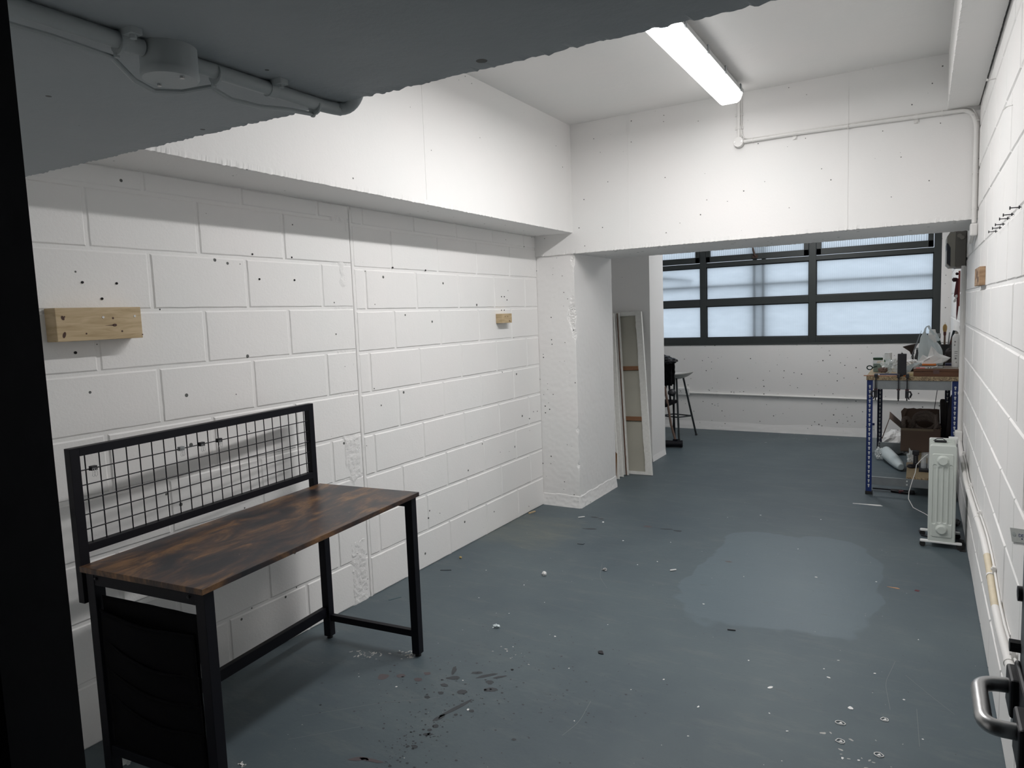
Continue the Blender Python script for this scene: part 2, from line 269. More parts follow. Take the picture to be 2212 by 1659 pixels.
# ---------------------------------------------------------------- mesh builder
class MB:
    def __init__(s): s.v = []; s.f = []; s.m = []; s.sm = []
    def add(s, vs, fs, mi=0, smooth=False, T=None):
        o = len(s.v)
        s.v += [tuple(T @ Vector(p)) if T else tuple(p) for p in vs]
        for f in fs: s.f.append([o+i for i in f]); s.m.append(mi); s.sm.append(smooth)
        return s
    def box(s, x0, x1, y0, y1, z0, z1, mi=0, T=None):
        vs = [(x, y, z) for z in (z0, z1) for y in (y0, y1) for x in (x0, x1)]
        return s.add(vs, [(0, 2, 3, 1), (4, 5, 7, 6), (0, 1, 5, 4), (2, 6, 7, 3), (0, 4, 6, 2), (1, 3, 7, 5)], mi, False, T)
    def lathe(s, prof, c=(0, 0, 0), n=20, mi=0, T=None, smooth=True):
        vs = []; fs = []; k = len(prof)
        for i in range(n):
            a = 2*pi*i/n
            for r, z in prof: vs.append((c[0]+r*cos(a), c[1]+r*sin(a), c[2]+z))
        for i in range(n):
            j = (i+1) % n
            for q in range(k-1): fs.append((i*k+q, j*k+q, j*k+q+1, i*k+q+1))
        s.add(vs, fs, mi, smooth, T)
        if prof[0][0] > 1e-6: s.add([(c[0]+prof[0][0]*cos(2*pi*i/n), c[1]+prof[0][0]*sin(2*pi*i/n), c[2]+prof[0][1]) for i in range(n)], [tuple(range(n))[::-1]], mi, False, T)
        if prof[-1][0] > 1e-6: s.add([(c[0]+prof[-1][0]*cos(2*pi*i/n), c[1]+prof[-1][0]*sin(2*pi*i/n), c[2]+prof[-1][1]) for i in range(n)], [tuple(range(n))], mi, False, T)
        return s
    def cyl(s, a, b, r, n=14, mi=0, r2=None):
        a = Vector(a); b = Vector(b); d = b-a; q = d.to_track_quat('Z', 'Y').to_matrix().to_4x4(); T = Matrix.Translation(a) @ q
        return s.lathe([(r, 0), (r if r2 is None else r2, d.length)], n=n, mi=mi, T=T)
    def tube(s, pts, r, n=10, mi=0, closed=False, caps=True, flat=1.0):
        P = [Vector(p) for p in pts]; k = len(P); vs = []; fs = []
        t0 = (P[1]-P[0]).normalized(); ref = Vector((0, 0, 1)) if abs(t0.z) < .9 else Vector((1, 0, 0)); nrm = t0.cross(ref).normalized()
        for i, p in enumerate(P):
            if closed: t = (P[(i+1) % k]-P[i-1]).normalized()
            else: t = (P[min(i+1, k-1)]-P[max(i-1, 0)]).normalized()
            nrm = (nrm - t*nrm.dot(t)).normalized(); bn = t.cross(nrm)
            rr = r[i] if isinstance(r, (list, tuple)) else r
            for j in range(n):
                a = 2*pi*j/n; vs.append(p + nrm*rr*cos(a) + bn*rr*sin(a)*flat)
        for i in range(k if closed else k-1):
            for j in range(n):
                a = i*n+j; b2 = i*n+(j+1) % n; c2 = ((i+1) % k)*n+(j+1) % n; d = ((i+1) % k)*n+j; fs.append((a, b2, c2, d))
        if caps and not closed: fs += [tuple(range(n))[::-1], tuple((k-1)*n+j for j in range(n))]
        return s.add(vs, fs, mi, True)
    def prism(s, poly, z0, z1, mi=0, T=None):
        n = len(poly); vs = [(x, y, z0) for x, y in poly]+[(x, y, z1) for x, y in poly]
        fs = [tuple(range(n))[::-1], tuple(range(n, 2*n))]+[(i, (i+1) % n, n+(i+1) % n, n+i) for i in range(n)]
        return s.add(vs, fs, mi, False, T)
    def grid(s, fn, nu, nv, mi=0, smooth=True, T=None):
        vs = [fn(i/nu, j/nv) for i in range(nu+1) for j in range(nv+1)]
        fs = [(i*(nv+1)+j, (i+1)*(nv+1)+j, (i+1)*(nv+1)+j+1, i*(nv+1)+j+1) for i in range(nu) for j in range(nv)]
        return s.add(vs, fs, mi, smooth, T)
    def blob(s, c, rx, ry, rz, amp=.2, sc_=3, seed=0, n=16, mi=0, sharp=False, T=None):
        def fn(a, b):
            th = a*2*pi; ph = (b-.5)*pi*.998
            d = Vector((cos(th)*cos(ph), sin(th)*cos(ph), sin(ph)))
            k = 1+amp*noise.noise(d*sc_+Vector((seed*3.1, seed, 0)))*2
            if sharp: k += amp*abs(noise.noise(d*sc_*2.3+Vector((seed, 5, seed))))*1.5
            return (c[0]+rx*d.x*k, c[1]+ry*d.y*k, c[2]+rz*d.z*k)
        return s.grid(fn, n*2, n, mi, not sharp, T)
    def build(s, name, mats, parent=None, loc=None, rot=None, bevel=0, solid=0):
        me = bpy.data.meshes.new(name); me.from_pydata([tuple(p) for p in s.v], [], s.f)
        if not isinstance(mats, (list, tuple)): mats = [mats]
        for m in mats: me.materials.append(m)
        me.polygons.foreach_set('material_index', s.m)
        me.update()
        if any(s.sm): me.set_sharp_from_angle(angle=R(42))
        me.polygons.foreach_set('use_smooth', s.sm); me.update()
        o = bpy.data.objects.new(name, me); C.objects.link(o)
        if parent: o.parent = parent
        if loc: o.location = loc
        if rot: o.rotation_euler = rot
        if solid:
            q = o.modifiers.new('thick', 'SOLIDIFY'); q.thickness = solid; q.offset = 0
        if bevel:
            q = o.modifiers.new('bevel', 'BEVEL'); q.width = bevel; q.segments = 2; q.limit_method = 'ANGLE'; q.angle_limit = R(40)
        return o
def tag(o, label=None, cat=None, group=None, kind=None):
    if label: o['label'] = label
    if cat: o['category'] = cat
    if group: o['group'] = group
    if kind: o['kind'] = kind
    return o
def thing(name, label, cat, loc=(0, 0, 0), rz=0, group=None):
    o = bpy.data.objects.new(name, None); C.objects.link(o); o.location = loc; o.rotation_euler = (0, 0, rz) if not isinstance(rz, tuple) else rz
    o.empty_display_size = .05
    return tag(o, label, cat, group)
def struct(o, label=None, cat=None): return tag(o, label, cat, kind='structure')
def dup(root, loc=None, rot=None, label=None):
    r = root.copy(); C.objects.link(r)
    if loc is not None: r.location = loc
    if rot is not None: r.rotation_euler = rot
    if label: r['label'] = label
    for ch in [o for o in bpy.data.objects if o.parent == root]:
        c = ch.copy(); C.objects.link(c); c.parent = r; c.matrix_parent_inverse = ch.matrix_parent_inverse.copy()
        for g in [o for o in bpy.data.objects if o.parent == ch]:
            d = g.copy(); C.objects.link(d); d.parent = c
    return r
def arc(p0, p1, p2, r, n=6):
    """points rounding the corner p1 of the polyline p0-p1-p2"""
    p0, p1, p2 = map(Vector, (p0, p1, p2)); a = (p0-p1).normalized(); b = (p2-p1).normalized()
    A = p1+a*r; B = p1+b*r
    return [((1-t)**2)*A + 2*t*(1-t)*p1 + t*t*B for t in [i/n for i in range(n+1)]]
def rpath(pts, r, n=6):
    out = [Vector(pts[0])]
    for i in range(1, len(pts)-1): out += arc(pts[i-1], pts[i], pts[i+1], r, n)
    return out+[Vector(pts[-1])]
def nz(x, y=0, z=0): return noise.noise(Vector((x, y, z)))

# ================================================================ SETTING
W = 2.85
b = MB(); b.box(-.9, 3.0, -1.7, 8.85, -.1, 0); struct(b.build('floor', M_floor))
b = MB(); b.box(-.9, 3.0, .15, 8.85, 2.897, 3.02); struct(b.build('ceiling', W_ceil))

def block_wall(name, to3, spans, mat, flip=False, extra=None):
    """spans: (s0,s1,course_offset,heads function) ; real blocks proud of recessed mortar"""
    b = MB(); rnd = random.Random(len(name))
    for (s0, s1, ztop, zoff, even, odd, pitch) in spans:
        # mortar plane
        b.add([to3(s0, 0, -.0045), to3(s1, 0, -.0045), to3(s1, ztop, -.0045), to3(s0, ztop, -.0045)], [(0, 1, 2, 3)], 0)
        zs = [0] + [.225*k+zoff for k in range(1, 12) if .225*k+zoff < ztop-.03] + [ztop]
        for k in range(len(zs)-1):
            st = even if k % 2 == 0 else odd
            hs = [s0]; q = st - pitch*12
            while q < s1-.03:
                if q > s0+.04: hs.append(q)
                q += pitch
            hs.append(s1)
            for i in range(len(hs)-1):
                g = .0062
                a0 = hs[i]+(g if i else .001); a1 = hs[i+1]-(g if i < len(hs)-2 else .001)
                c0 = zs[k]+(g if k else 0); c1 = zs[k+1]-(g if k < len(zs)-2 else 0)
                dn = rnd.uniform(-.0012, .0008)
                outer = []; inner = []
                m = 7
                per = [(a0+(a1-a0)*t/m, c0, 0, 1) for t in range(m)]+[(a1, c0+(c1-c0)*t/m, -1, 0) for t in range(m)]+[(a1-(a1-a0)*t/m, c1, 0, -1) for t in range(m)]+[(a0, c1-(c1-c0)*t/m, 1, 0) for t in range(m)]
                cx, cz = (a0+a1)/2, (c0+c1)/2
                for (s_, z_, dx, dz) in per:
                    outer.append(to3(s_+rnd.uniform(-.001, .001), z_+rnd.uniform(-.001, .001), -.0046))
                    vx, vz = (1 if s_ < cx else -1), (1 if z_ < cz else -1)
                    ins = .0045+rnd.uniform(0, .0022)
                    inner.append(to3(s_+(vx*ins if (dx or abs(s_-a0) < 1e-6 or abs(s_-a1) < 1e-6) else 0), z_+(vz*ins if (dz or abs(z_-c0) < 1e-6 or abs(z_-c1) < 1e-6) else 0), dn))
                n = len(per)
                fs = [(j, (j+1) % n, n+(j+1) % n, n+j) for j in range(n)]+[tuple(range(n, 2*n))]
                b.add(outer+inner, fs, 0)
    if extra: extra(b)
    if flip: b.f = [f[::-1] for f in b.f]
    return struct(b.build(name, mat))

# left wall: blockwork at x = 0 facing +x
def lw(s, z, n): return (n, s, z)
def lw_extra(b):
    b.box(-.15, -.006, .15, 4.80, 0, 2.90)
    # wide vertical movement joint between the two stretches
    b.grid(lambda a, c: (-.004+.0035*sin(a*pi)+.001*nz(c*40, a*3), 2.756+a*.018, c*2.1), 4, 140)
    # hacked-back strip beside the joint, patched with rough mortar
    def patch(a, c):
        z = c*2.06; s = 2.615+a*.128
        e = min(1, min(a, 1-a)*9)
        lump = nz(z*3.1, 7, 2)+.5*nz(s*14, z*9, 6)
        on = 1.0 if z < .345 else max(0, min(1, (lump-.10)*6))
        if .345 < z < .40: on = 0
        h = (.5*nz(s*46, z*46)+.3*nz(s*95, z*95, 4)+.25*nz(s*15, z*15, 9))
        return (-.004 + on*e*(.0052+.0050*h), s, z)
    b.grid(patch, 30, 400, 1)
wl = block_wall('wall_left', lw, [(.15, 2.752, 2.116, .012, 1.41, 1.636, .449), (2.772, 4.80, 2.116, -.003, 3.075, 2.852, .437)], W_block, extra=lw_extra)
wl.data.materials.append(W_rough)
# right wall at x = W facing -x
def rw(s, z, n): return (W-n, s, z)
def rw_extra(b): b.box(W+.006, W+.15, .15, 8.69, 0, 2.90)
block_wall('wall_right', rw, [(.15, 8.69, 2.897, -.008, .60, .825, .45)], W_block2, flip=True, extra=rw_extra)

def rough_beam(name, axis, prof, jit, a0, a1, mat, amp=.004, off=None, ds=.006, seed=0):
    """prof: closed profile in the two other axes; indices in jit get a chipped wavy edge"""
    n = int((a1-a0)/ds); b = MB(); vs = []; k = len(prof)
    for i in range(n+1):
        a = a0+(a1-a0)*i/n
        for j, (p, q) in enumerate(prof):
            if j in jit:
                g = amp*(.30*nz(a*14, j*3.3, seed)+.55*nz(a*55, j, seed+2)+.35*nz(a*110, j, seed+9)+.6*min(0, nz(a*9, j, seed+5)+.25))
                p += g*jit[j][0]; q += g*jit[j][1]
            o = off(a) if off else 0
            vs.append((a, p+o, q) if axis == 'x' else (p, a, q))
    fs = [(i*k+j, i*k+(j+1) % k, (i+1)*k+(j+1) % k, (i+1)*k+j) for i in range(n) for j in range(k)]
    fs += [tuple(range(k))[::-1], tuple(n*k+j for j in range(k))]
    b.add(vs, fs, 0)
    return b
# near downstand beam above the doorway side, far edge at y ~ 1.09
off = lambda x: 1.045+.0375*x
pr = [(-1.3, 2.90), (-1.3, 1.963), (-.03, 1.963), (0, 1.963), (0, 1.993), (0, 2.90)]
b = rough_beam('b', 'x', pr, {3: (1, -1)}, -.05, 2.9, None, .0045, off, seed=1); struct(b.build('trim_1', M_nshade))
# left downstand along the left wall
pr = [(-.05, 2.90), (-.05, 2.116), (.30, 2.116), (.326, 2.116), (.326, 2.142), (.326, 2.90)]
b = rough_beam('b', 'y', pr, {3: (1, -1)}, 1.0, 4.79, None, .006, seed=2)
b.box(.3255, .3275, 3.0, 3.004, 2.14, 2.88)
struct(b.build('trim_2', W_beam2))
# far cross beam
pr = [(5.534, 2.90), (5.534, 1.963), (5.51, 1.963), (4.81, 1.963), (4.7825, 1.963), (4.7825, 1.99), (4.7825, 2.90)]
b = rough_beam('b', 'x', pr, {4: (-1, -1), 1: (.7, -.7)}, -.05, W+.02, None, .006, seed=3)
for x in (.775, 2.185): b.box(x-.0015, x+.0015, 4.7805, 4.783, 1.975, 2.895)
b.add([(.77, 4.777, 2.89), (.78, 4.777, 2.89), (.783, 4.778, 2.765), (.772, 4.778, 2.765)], [(0, 3, 2, 1)])
struct(b.build('trim_3', W_beam))
# right downstand
pr = [(2.843, 2.90), (2.843, 2.585), (2.715, 2.585), (2.694, 2.585), (2.694, 2.606), (2.694, 2.90)]
b = rough_beam('b', 'y', pr, {3: (-1, -1), 1: (.6, 0)}, 1.0, 4.79, None, .006, seed=4); struct(b.build('trim_4', W_ceil))

# column between the bays, its outer corner chipped, a plaster fillet at its foot
def column():
    b = MB()
    x1, y0, y1 = .32, 4.798, 5.534; H = 1.966
    chips = [(1.50, .16, .055), (1.92, .09, .03), (.62, .05, .022), (.34, .05, .022), (1.36, .09, .03)]
    ss = [i*.02 for i in range(int((x1-.09)/.02))]+[x1-.09+i*.006 for i in range(30)]
    tot = x1+(y1-y0); q = ss[-1]
    while q < tot-.025: q += .025; ss.append(q)
    ss.append(tot)
    nzs = 330
    def P(s, z):
        d = s-x1
        n = Vector((0, -1, 0)) if d < 0 else Vector((1, 0, 0))
        p = Vector((s, y0, z)) if d < 0 else Vector((x1, y0+d, z))
        r = .0012*nz(s*30, z*30, 3)+.0018*nz(s*5, z*5, 1)
        fl = max(0, (.095+.012*nz(s*9, 2)-z)/.095)
        if fl > 0: r += .004+.010*fl**1.5+.002*nz(s*40, z*40)
        p += n*r
        off_ = .0
        for (cz, hz, dep) in chips:
            t = 1-abs(z-cz)/hz*(1+.5*nz(z*40, 8))
            if t > 0:
                wd = dep*t
                sh = (d + (.02 if dep > .05 else 0))   # the big one bites mostly into the front face
                e = wd-abs(sh)
                if e > 0:
                    amt = min(e, .022)*(.75+.6*nz(s*90, z*90, 6)+.4*nz(s*200, z*160, 2))
                    p += Vector((-.6, .6, 0))*max(amt, .002)*.75
        return p
    vs = [P(s, H*j/nzs) for s in ss for j in range(nzs+1)]
    fs = [(i*(nzs+1)+j, (i+1)*(nzs+1)+j, (i+1)*(nzs+1)+j+1, i*(nzs+1)+j+1) for i in range(len(ss)-1) for j in range(nzs)]
    b.add(vs, fs, 0, False)
    b.add([(x1, y1, 0), (-.9, y1, 0), (-.9, y1, H), (x1, y1, H)], [(0, 1, 2, 3)])
    b.box(-.9, -.001, 4.80, 5.533, 0, 2.9)
    return struct(b.build('wall_column', W_conc))
column()
b = MB(); b.box(-.9, -.75, 5.534, 8.85, 0, 2.9); struct(b.build('wall_left_far', W_block2))
# pier beyond the canvases
def pier():
    b = MB(); x1, y0, y1 = .279, 6.597, 7.015
    b.box(-.75, x1, y0, y1, .0, 2.9)
    b.grid(lambda a, c: (x1+.001+.0012*nz(a*6, c*30), y0+a*(y1-y0), c*2.9), 12, 60)
    b.grid(lambda a, c: (x1+.001+.008*(1-c)+.002*nz(a*12, c*3), y0+a*(y1-y0), c*.06), 20, 6)
    return struct(b.build('wall_pier', W_conc))
pier()
# far wall with the window band
b = MB(); b.box(-.9, 2.99, 8.69, 8.85, 0, 1.066); b.box(2.758, 2.99, 8.69, 8.85, 1.06, 2.9); b.box(-.9, 2.99, 8.69, 8.85, 2.72, 2.9)
b.grid(lambda a, c: (-.75+a*3.6, 8.688-.014*(1-c)-.004*max(0, nz(a*40, c*3))*(1-c)*2, c*(.10+.02*nz(a*9, 4))), 160, 6)
b.box(.34, .342, 8.689, 8.692, .1, 1.06)
struct(b.build('wall_back', W_conc))
# doorway wall and the dark corridor the camera stands in
b = MB(); b.box(-.15, 1.90, .15, .28, 0, 1.97); b.box(-.15, 3.0, .15, .28, 1.962, 1.99); b.box(2.79, 3.0, .15, .28, 0, 1.97); struct(b.build('wall_near', W_block2))
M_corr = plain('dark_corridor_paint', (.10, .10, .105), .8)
b = MB(); b.box(-.15, 3.0, -1.7, -1.6, 0, 2.4); b.box(-.25, -.15, -1.7, .15, 0, 2.4); b.box(3.0, 3.1, -1.7, .28, 0, 2.4); b.box(-.2, 3.05, -1.7, .15, 2.3, 2.4)
b.box(-.15, 3.0, .14, .152, 1.99, 2.4); struct(b.build('wall_corridor', M_corr))
# steel door frame: stepped black profile with seams
b = MB()
b.prism([(1.86, .10), (1.957, .10), (1.957, .165), (1.9575, .17), (1.950, .178), (1.9575, .186), (1.9575, .232), (1.951, .238), (1.9575, .244), (1.957, .30), (1.86, .30)], 0, 1.962)
b.box(2.765, 2.80, .10, .30, 0, 1.962)
b.box(1.86, 2.80, .10, .30, 1.93, 1.9625)
b.tube([(1.957, .200, .0), (1.9565, .205, .8), (1.9565, .215, 1.15), (1.957, .205, 1.3), (1.957, .20, 1.93)], .0022, 6)
struct(b.build('door_frame', M_jamb), 'black steel door frame at the near left edge', 'door frame')

# ---------------------------------------------------------------- open door leaf with D handle
dr = thing('door_1', 'open grey steel door leaf against the right wall, tubular steel handle', 'door', (2.712, .32, 0)); dr['kind'] = 'structure'
b = MB(); b.box(0, .045, 0, .78, .01, 1.95); b.build('leaf', M_leaf, dr, bevel=.002)
def door_part(): return (-2.712, -.32, 0)
b = MB()
hp = rpath([(2.706, 1.072, 1.005), (2.664, 1.063, 1.005), (2.664, .951, 1.005), (2.703, .955, 1.005)], .022, 8)
b.tube(hp, .0097, 20); hd = b.build('door_handle', M_steel, dr, loc=door_part()); hd['label'] = 'brushed steel D handle'
b = MB(); b.box(2.697, 2.7125, 1.045, 1.098, .972, 1.024); b.box(2.695, 2.7125, .93, .99, .965, 1.020); b.box(2.706, 2.713, .90, 1.10, .955, 1.03)
b.build('handle_plate', M_blackpl, dr, loc=door_part(), bevel=.004)
b = MB(); b.cyl((2.700, 1.10, 1.048), (2.713, 1.10, 1.048), .009, 8); b.cyl((2.706, 1.10, 1.048), (2.709, 1.10, 1.048), .006, 8); b.cyl((2.707, 1.10, 1.121), (2.716, 1.10, 1.121), .010, 10); b.build('bolt_head', M_blackpl, dr, loc=door_part())
b = MB(); b.box(2.703, 2.716, 1.098, 1.112, .965, .995); b.box(2.706, 2.716, 1.098, 1.118, .93, .965); b.cyl((2.708, 1.11, .955), (2.708, 1.11, .975), .006, 10); b.build('latch', M_steel, dr, loc=door_part(), bevel=.001)
def text(name, s, size, T, mat, parent=None, bold=0.0, depth=.0002):
    cu = bpy.data.curves.new(name, 'FONT'); cu.body = s; cu.size = size; cu.extrude = depth; cu.offset = bold
    o = bpy.data.objects.new(name, cu); C.objects.link(o); dg = bpy.context.evaluated_depsgraph_get(); me = bpy.data.meshes.new_from_object(o.evaluated_get(dg))
    bpy.data.objects.remove(o); me.materials.clear(); me.materials.append(mat)
    q = bpy.data.objects.new(name, me); C.objects.link(q); q.parent = parent; q.matrix_local = T; return q
LC = [Vector(p) for p in [(2.848, 2.667, 0.778), (2.848, 2.6, 0.752), (2.848, 2.349, 0.864), (2.848, 2.339, 0.828)]]
def onlabel(u, v, h): return LC[0].lerp(LC[2], u).lerp(LC[1].lerp(LC[3], u), v) + Vector((-h, 0, 0))
lb = thing('wall_label', 'small grey label with round emblem lettered DE in navy, on the right wall', 'label', LC[0])
def flat(b, h0, h1): b.v = [tuple(onlabel(x, y, h0 + (h1-h0)*z)-LC[0]) for x, y, z in b.v]; return b
b = MB(); b.box(0, 1.8, 0, 1, 0, 1); flat(b, 0, .002).build('plate', M_label, lb)
b = MB(); b.lathe([(.17, 0), (.17, .6), (.13, 1), (0, 1)], c=(0, 0, 0), n=24); b.v = [(.30+x, .45+y*1.0, z) for x, y, z in b.v]; flat(b, .002, .0028).build('emblem', plain('grey_emblem', (.28, .30, .29), .4), lb)
def label_text(s_, x, y, w, h, nm):
    o = text(nm, s_, 1.0, Matrix.Identity(4), M_navyc, lb, .015)
    for q in o.data.vertices: q.co = onlabel(x+q.co.x*w, y-q.co.y*h, .0022+max(0, q.co.z))-LC[0]
label_text('DE', .66, .60, .30, .33, 'lettering'); label_text('M', .86, .78, .16, .18, 'lettering')

# ---------------------------------------------------------------- window
win = thing('window_1', 'long grey metal window with frosted panes above the back wall', 'window', (-.75, 8.69, 1.066)); win['kind'] = 'structure'
ox, oy, oz = -.75, 8.69, 1.066
def wl_(b, x0, x1, z0, z1, y0=0, y1=.06, mi=0): b.box(x0-ox, x1-ox, y0, y1, z0-oz, z1-oz, mi)
zrail = [(1.066, 1.153), (1.543, 1.625), (2.022, 2.075), (2.70, 2.74)]
mull = [(-1.0+.25, -.74), (.202, .275), (1.458, 1.533), (2.688, 2.758)]
b = MB()
for z0, z1 in zrail: wl_(b, -.75, 2.758, z0, z1, .004, .07)
for x0, x1 in mull: wl_(b, x0, x1, 1.066, 2.74, 0, .07)
wl_(b, -.75, 2.758, 1.06, 1.075, -.008, .03)
b.build('window_frame', M_frame, win, bevel=.003)
b = MB()
for i in range(3):
    x0, x1 = mull[i][1], mull[i+1][0]
    for z0, z1 in ((1.153, 1.543), (1.625, 2.022)):
        for (p0, p1, q0, q1) in ((x0, x0+.008, z0, z1), (x1-.008, x1, z0, z1), (x0, x1, z0, z0+.007), (x0, x1, z1-.010, z1)): wl_(b, p0, p1, q0, q1, .02, .05)
b.build('glazing_bead', M_frame_gap, win)
for i in range(3):
    x0, x1 = mull[i][1], mull[i+1][0]
    for z0, z1 in ((1.153, 1.543), (1.625, 2.022)):
        b = MB(); wl_(b, x0, x1, z0, z1, .034, .041)
        b.m = [1, 1, 0, 1, 1, 1]; b.m[3] = 1; b.m[2] = 0
        b.build('pane', [M_facing, M_pane], win)
    cs = MB(); wl_(cs, x0+.004, x1-.004, 2.080, 2.150, -.006, .045); wl_(cs, x0+.004, x1-.004, 2.62, 2.69, -.006, .045); wl_(cs, x0+.004, x0+.055, 2.08, 2.69, -.006, .045); wl_(cs, x1-.055, x1-.004, 2.08, 2.69, -.006, .045)
    co_ = cs.build('casement', M_frame, win, bevel=.003)
    b = MB(); wl_(b, x0+.05, x1-.05, 2.148, 2.63, .020, .027); b.m = [1, 1, 0, 1, 1, 1]
    b.build('pane', [M_facing, M_pane2], co_)
    if i == 1:
        m_ = plain('rusty_stay', (.05, .025, .018), .6)
        b = MB(); b.tube([(x-ox, y, z-oz) for x, y, z in [(.845, -.03, 2.20), (.86, -.03, 2.14), (.87, -.02, 2.115)]], .012, 8); b.tube([(.82-ox, -.02, 2.33-oz), (.845-ox, -.03, 2.20-oz)], .008, 8); b.box(.835-ox, .895-ox, -.02, 0, 2.095-oz, 2.13-oz)
        b.build('stay_arm', m_, co_)
# security grille and mullion standing outside the glass
M_bar = plain('outdoor_grey_bar', (.03, .05, .06), .6)
gr = thing('window_grille', 'blurred grey bars standing just outside the frosted window panes', 'grille', (.9, 8.76, 1.07))
for q in ((-.078, -.036, -.005, .04, .01, 1.64), (.025, .067, -.005, .04, .01, 1.64)):
    b = MB(); b.box(*q); b.build('upright', M_bar, gr)
b = MB(); b.box(-1.64, 1.84, -.004, .028, .700, .733); b.build('cross_rail', M_bar, gr)
b = MB(); b.prism([(-1.5, .915), (-.80, .815), (-.80, .795), (-1.5, .865)], -.03, .0, T=Matrix.Rotation(R(90), 4, 'X')); b.build('brace', M_bar, gr)
b = MB(); b.box(-2, 4, 8.86, 14, .3, .4); struct(b.build('ground_outside', plain('pale_concrete', (.4, .42, .43), .9)))

# ---------------------------------------------------------------- ceiling light
def ceiling_light(label, loc, y0, y1, mats, clips):
    lt = thing('ceiling_light', label, 'light', loc)
    b = MB()
    prof = [(-.075, -.062), (-.073, -.075), (-.060, -.110), (-.045, -.121), (.045, -.121), (.060, -.110), (.073, -.075), (.075, -.062)]
    vs = [(x, y, z) for y in (y0, y0+.03, y0+.13, y1-.62, y1-.03, y1) for x, z in prof]; NL = 40
    for i in range(8): 
        vs[i] = (vs[i][0]*.96, vs[i][1], -.062+(vs[i][2]+.062)*.80); vs[NL+i] = (vs[NL+i][0]*.96, vs[NL+i][1], -.062+(vs[NL+i][2]+.062)*.80)
    k = 8
    fs = [(i*k+j, i*k+j+1, (i+1)*k+j+1, (i+1)*k+j) for i in range(5) for j in range(k-1)]+[tuple(range(8))[::-1], tuple(range(40, 48))]
    b.add(vs, fs, 0); b.m = [0 if (f % 7 == 3 and f//7 == 2) else 1 for f in range(35)]+[1, 1]; b.build('diffuser', mats, lt)
    b = MB(); b.box(-.078, .078, y0-.004, y1+.004, -.062, -.038); b.box(-.062, .062, y0, y1, -.038, -.03); b.build('gear_tray', M_tray, lt, bevel=.003)
    b = MB(); b.box(-.048, .048, y0+.01, y1-.02, -.032, 0); b.build('mounting_spine', M_spine, lt)
    for yy in clips:
        for sgn in (-1, 1):
            b = MB(); b.box(min(sgn*.076, sgn*.084), max(sgn*.076, sgn*.084), yy-.012, yy+.012, -.072, -.03); b.build('clip', M_galv, lt, bevel=.001)
ceiling_light('long fluorescent ceiling batten with glowing white diffuser', (1.535, 3.7, 2.897), -1.45, .885, [M_lamp, M_lamp_side], (-1.3, -.75, -.35, .05, .42, .80))
ceiling_light('added glowing ceiling batten, unseen in the far bay behind the cross beam', (1.535, 7.75, 2.897), -.85, .80, [emis('lit_diffuser_far', (1.0, .982, .975), LAMP*.90), M_lamp_side], (-.7, -.2, .3, .72))  # out-of-view batten added to light the pier and back wall
# ---------------------------------------------------------------- conduits and boxes
def saddle(b, p, ax, r, wall):
    """strap ring round a pipe at p running along axis ax, with its screw foot towards the wall"""
    a = Vector(ax).normalized()*.009; b.cyl(Vector(p)-a, Vector(p)+a, r+.0022, 18)
def cable_tie(b, p, ax, r): a = Vector(ax).normalized()*.002; b.cyl(Vector(p)-a, Vector(p)+a, r+.0025, 14)
# run on the near soffit
cd = thing('conduit', 'white conduit with clipped cable under the near soffit', 'conduit', (1.535, .5, 1.945))
o0 = (-1.535, -.5, -1.945)
b = MB(); b.tube([(1.535, .285, 1.950), (1.535, .685, 1.950)], .0125, 16); b.tube([(1.535, .775, 1.950), (1.537, .9, 1.950)]+[Vector(p) for p in rpath([(1.537, .92, 1.950), (1.538, 1.075, 1.950), (1.555, 1.12, 1.950), (1.60, 1.112, 1.985), (1.60, 1.108, 2.2)], .03, 6)], .0125, 16)
b.build('pipe', M_nshade_pipe, cd, loc=o0)
b = MB(); b.tube([(1.520, .285, 1.935), (1.518, .45, 1.930), (1.521, .56, 1.931), (1.519, .645, 1.928), (1.485, .70, 1.915), (1.475, .74, 1.910), (1.492, .78, 1.915), (1.520, .815, 1.927), (1.517, .86, 1.917), (1.520, .92, 1.918), (1.522, .98, 1.927), (1.527, 1.05, 1.932)], .0042, 8); b.build('cable', M_nshade_pipe, cd, loc=o0)
for yy in (.40, .655, .935):
    b = MB(); saddle(b, (1.536, yy, 1.950), (0, 1, 0), .0125, None); b.box(1.536, 1.572, yy-.009, yy+.009, 1.9535, 1.963); b.cyl((1.562, yy, 1.948), (1.562, yy, 1.956), .005, 10)
    b.build('saddle', M_nshade_pipe, cd, loc=o0)
for yy in (.648, .817, 1.045):
    b = MB(); cable_tie(b, (1.534, yy, 1.946), (0, 1, 0), .0145); b.box(1.524, 1.530, yy-.003, yy+.003, 1.926, 1.932); b.build('cable_tie', M_nshade_pipe, cd, loc=o0)
def round_box(name, label, c, normal, r=.033, h=.03, M_pipe=M_pipe):
    T = Matrix.Translation(c) @ Vector(normal).to_track_quat('Z', 'Y').to_matrix().to_4x4()
    t = thing(name, label, 'junction box', c)
    t2 = Matrix.Translation(-Vector(c)) @ T
    b = MB(); b.lathe([(r, 0), (r, h)], n=32, T=t2); b.build('base', M_pipe, t)
    b = MB(); b.lathe([(r*1.02, h), (r*1.02, h+.008), (r*.96, h+.012), (0, h+.012)], n=32, T=t2); lid = b.build('lid', M_pipe, t)
    for sx in (-.7, .7):
        b = MB(); b.cyl((sx*r, 0, h+.012), (sx*r, 0, h+.0155), .0035, 10); b.v = [tuple(t2 @ Vector(p)) for p in b.v]; b.build('screw', M_screw, lid)
    return t
round_box('junction_box', 'round white junction box under the near soffit', (1.535, .730, 1.963), (0, 0, -1), .043, .038, M_nshade_pipe)
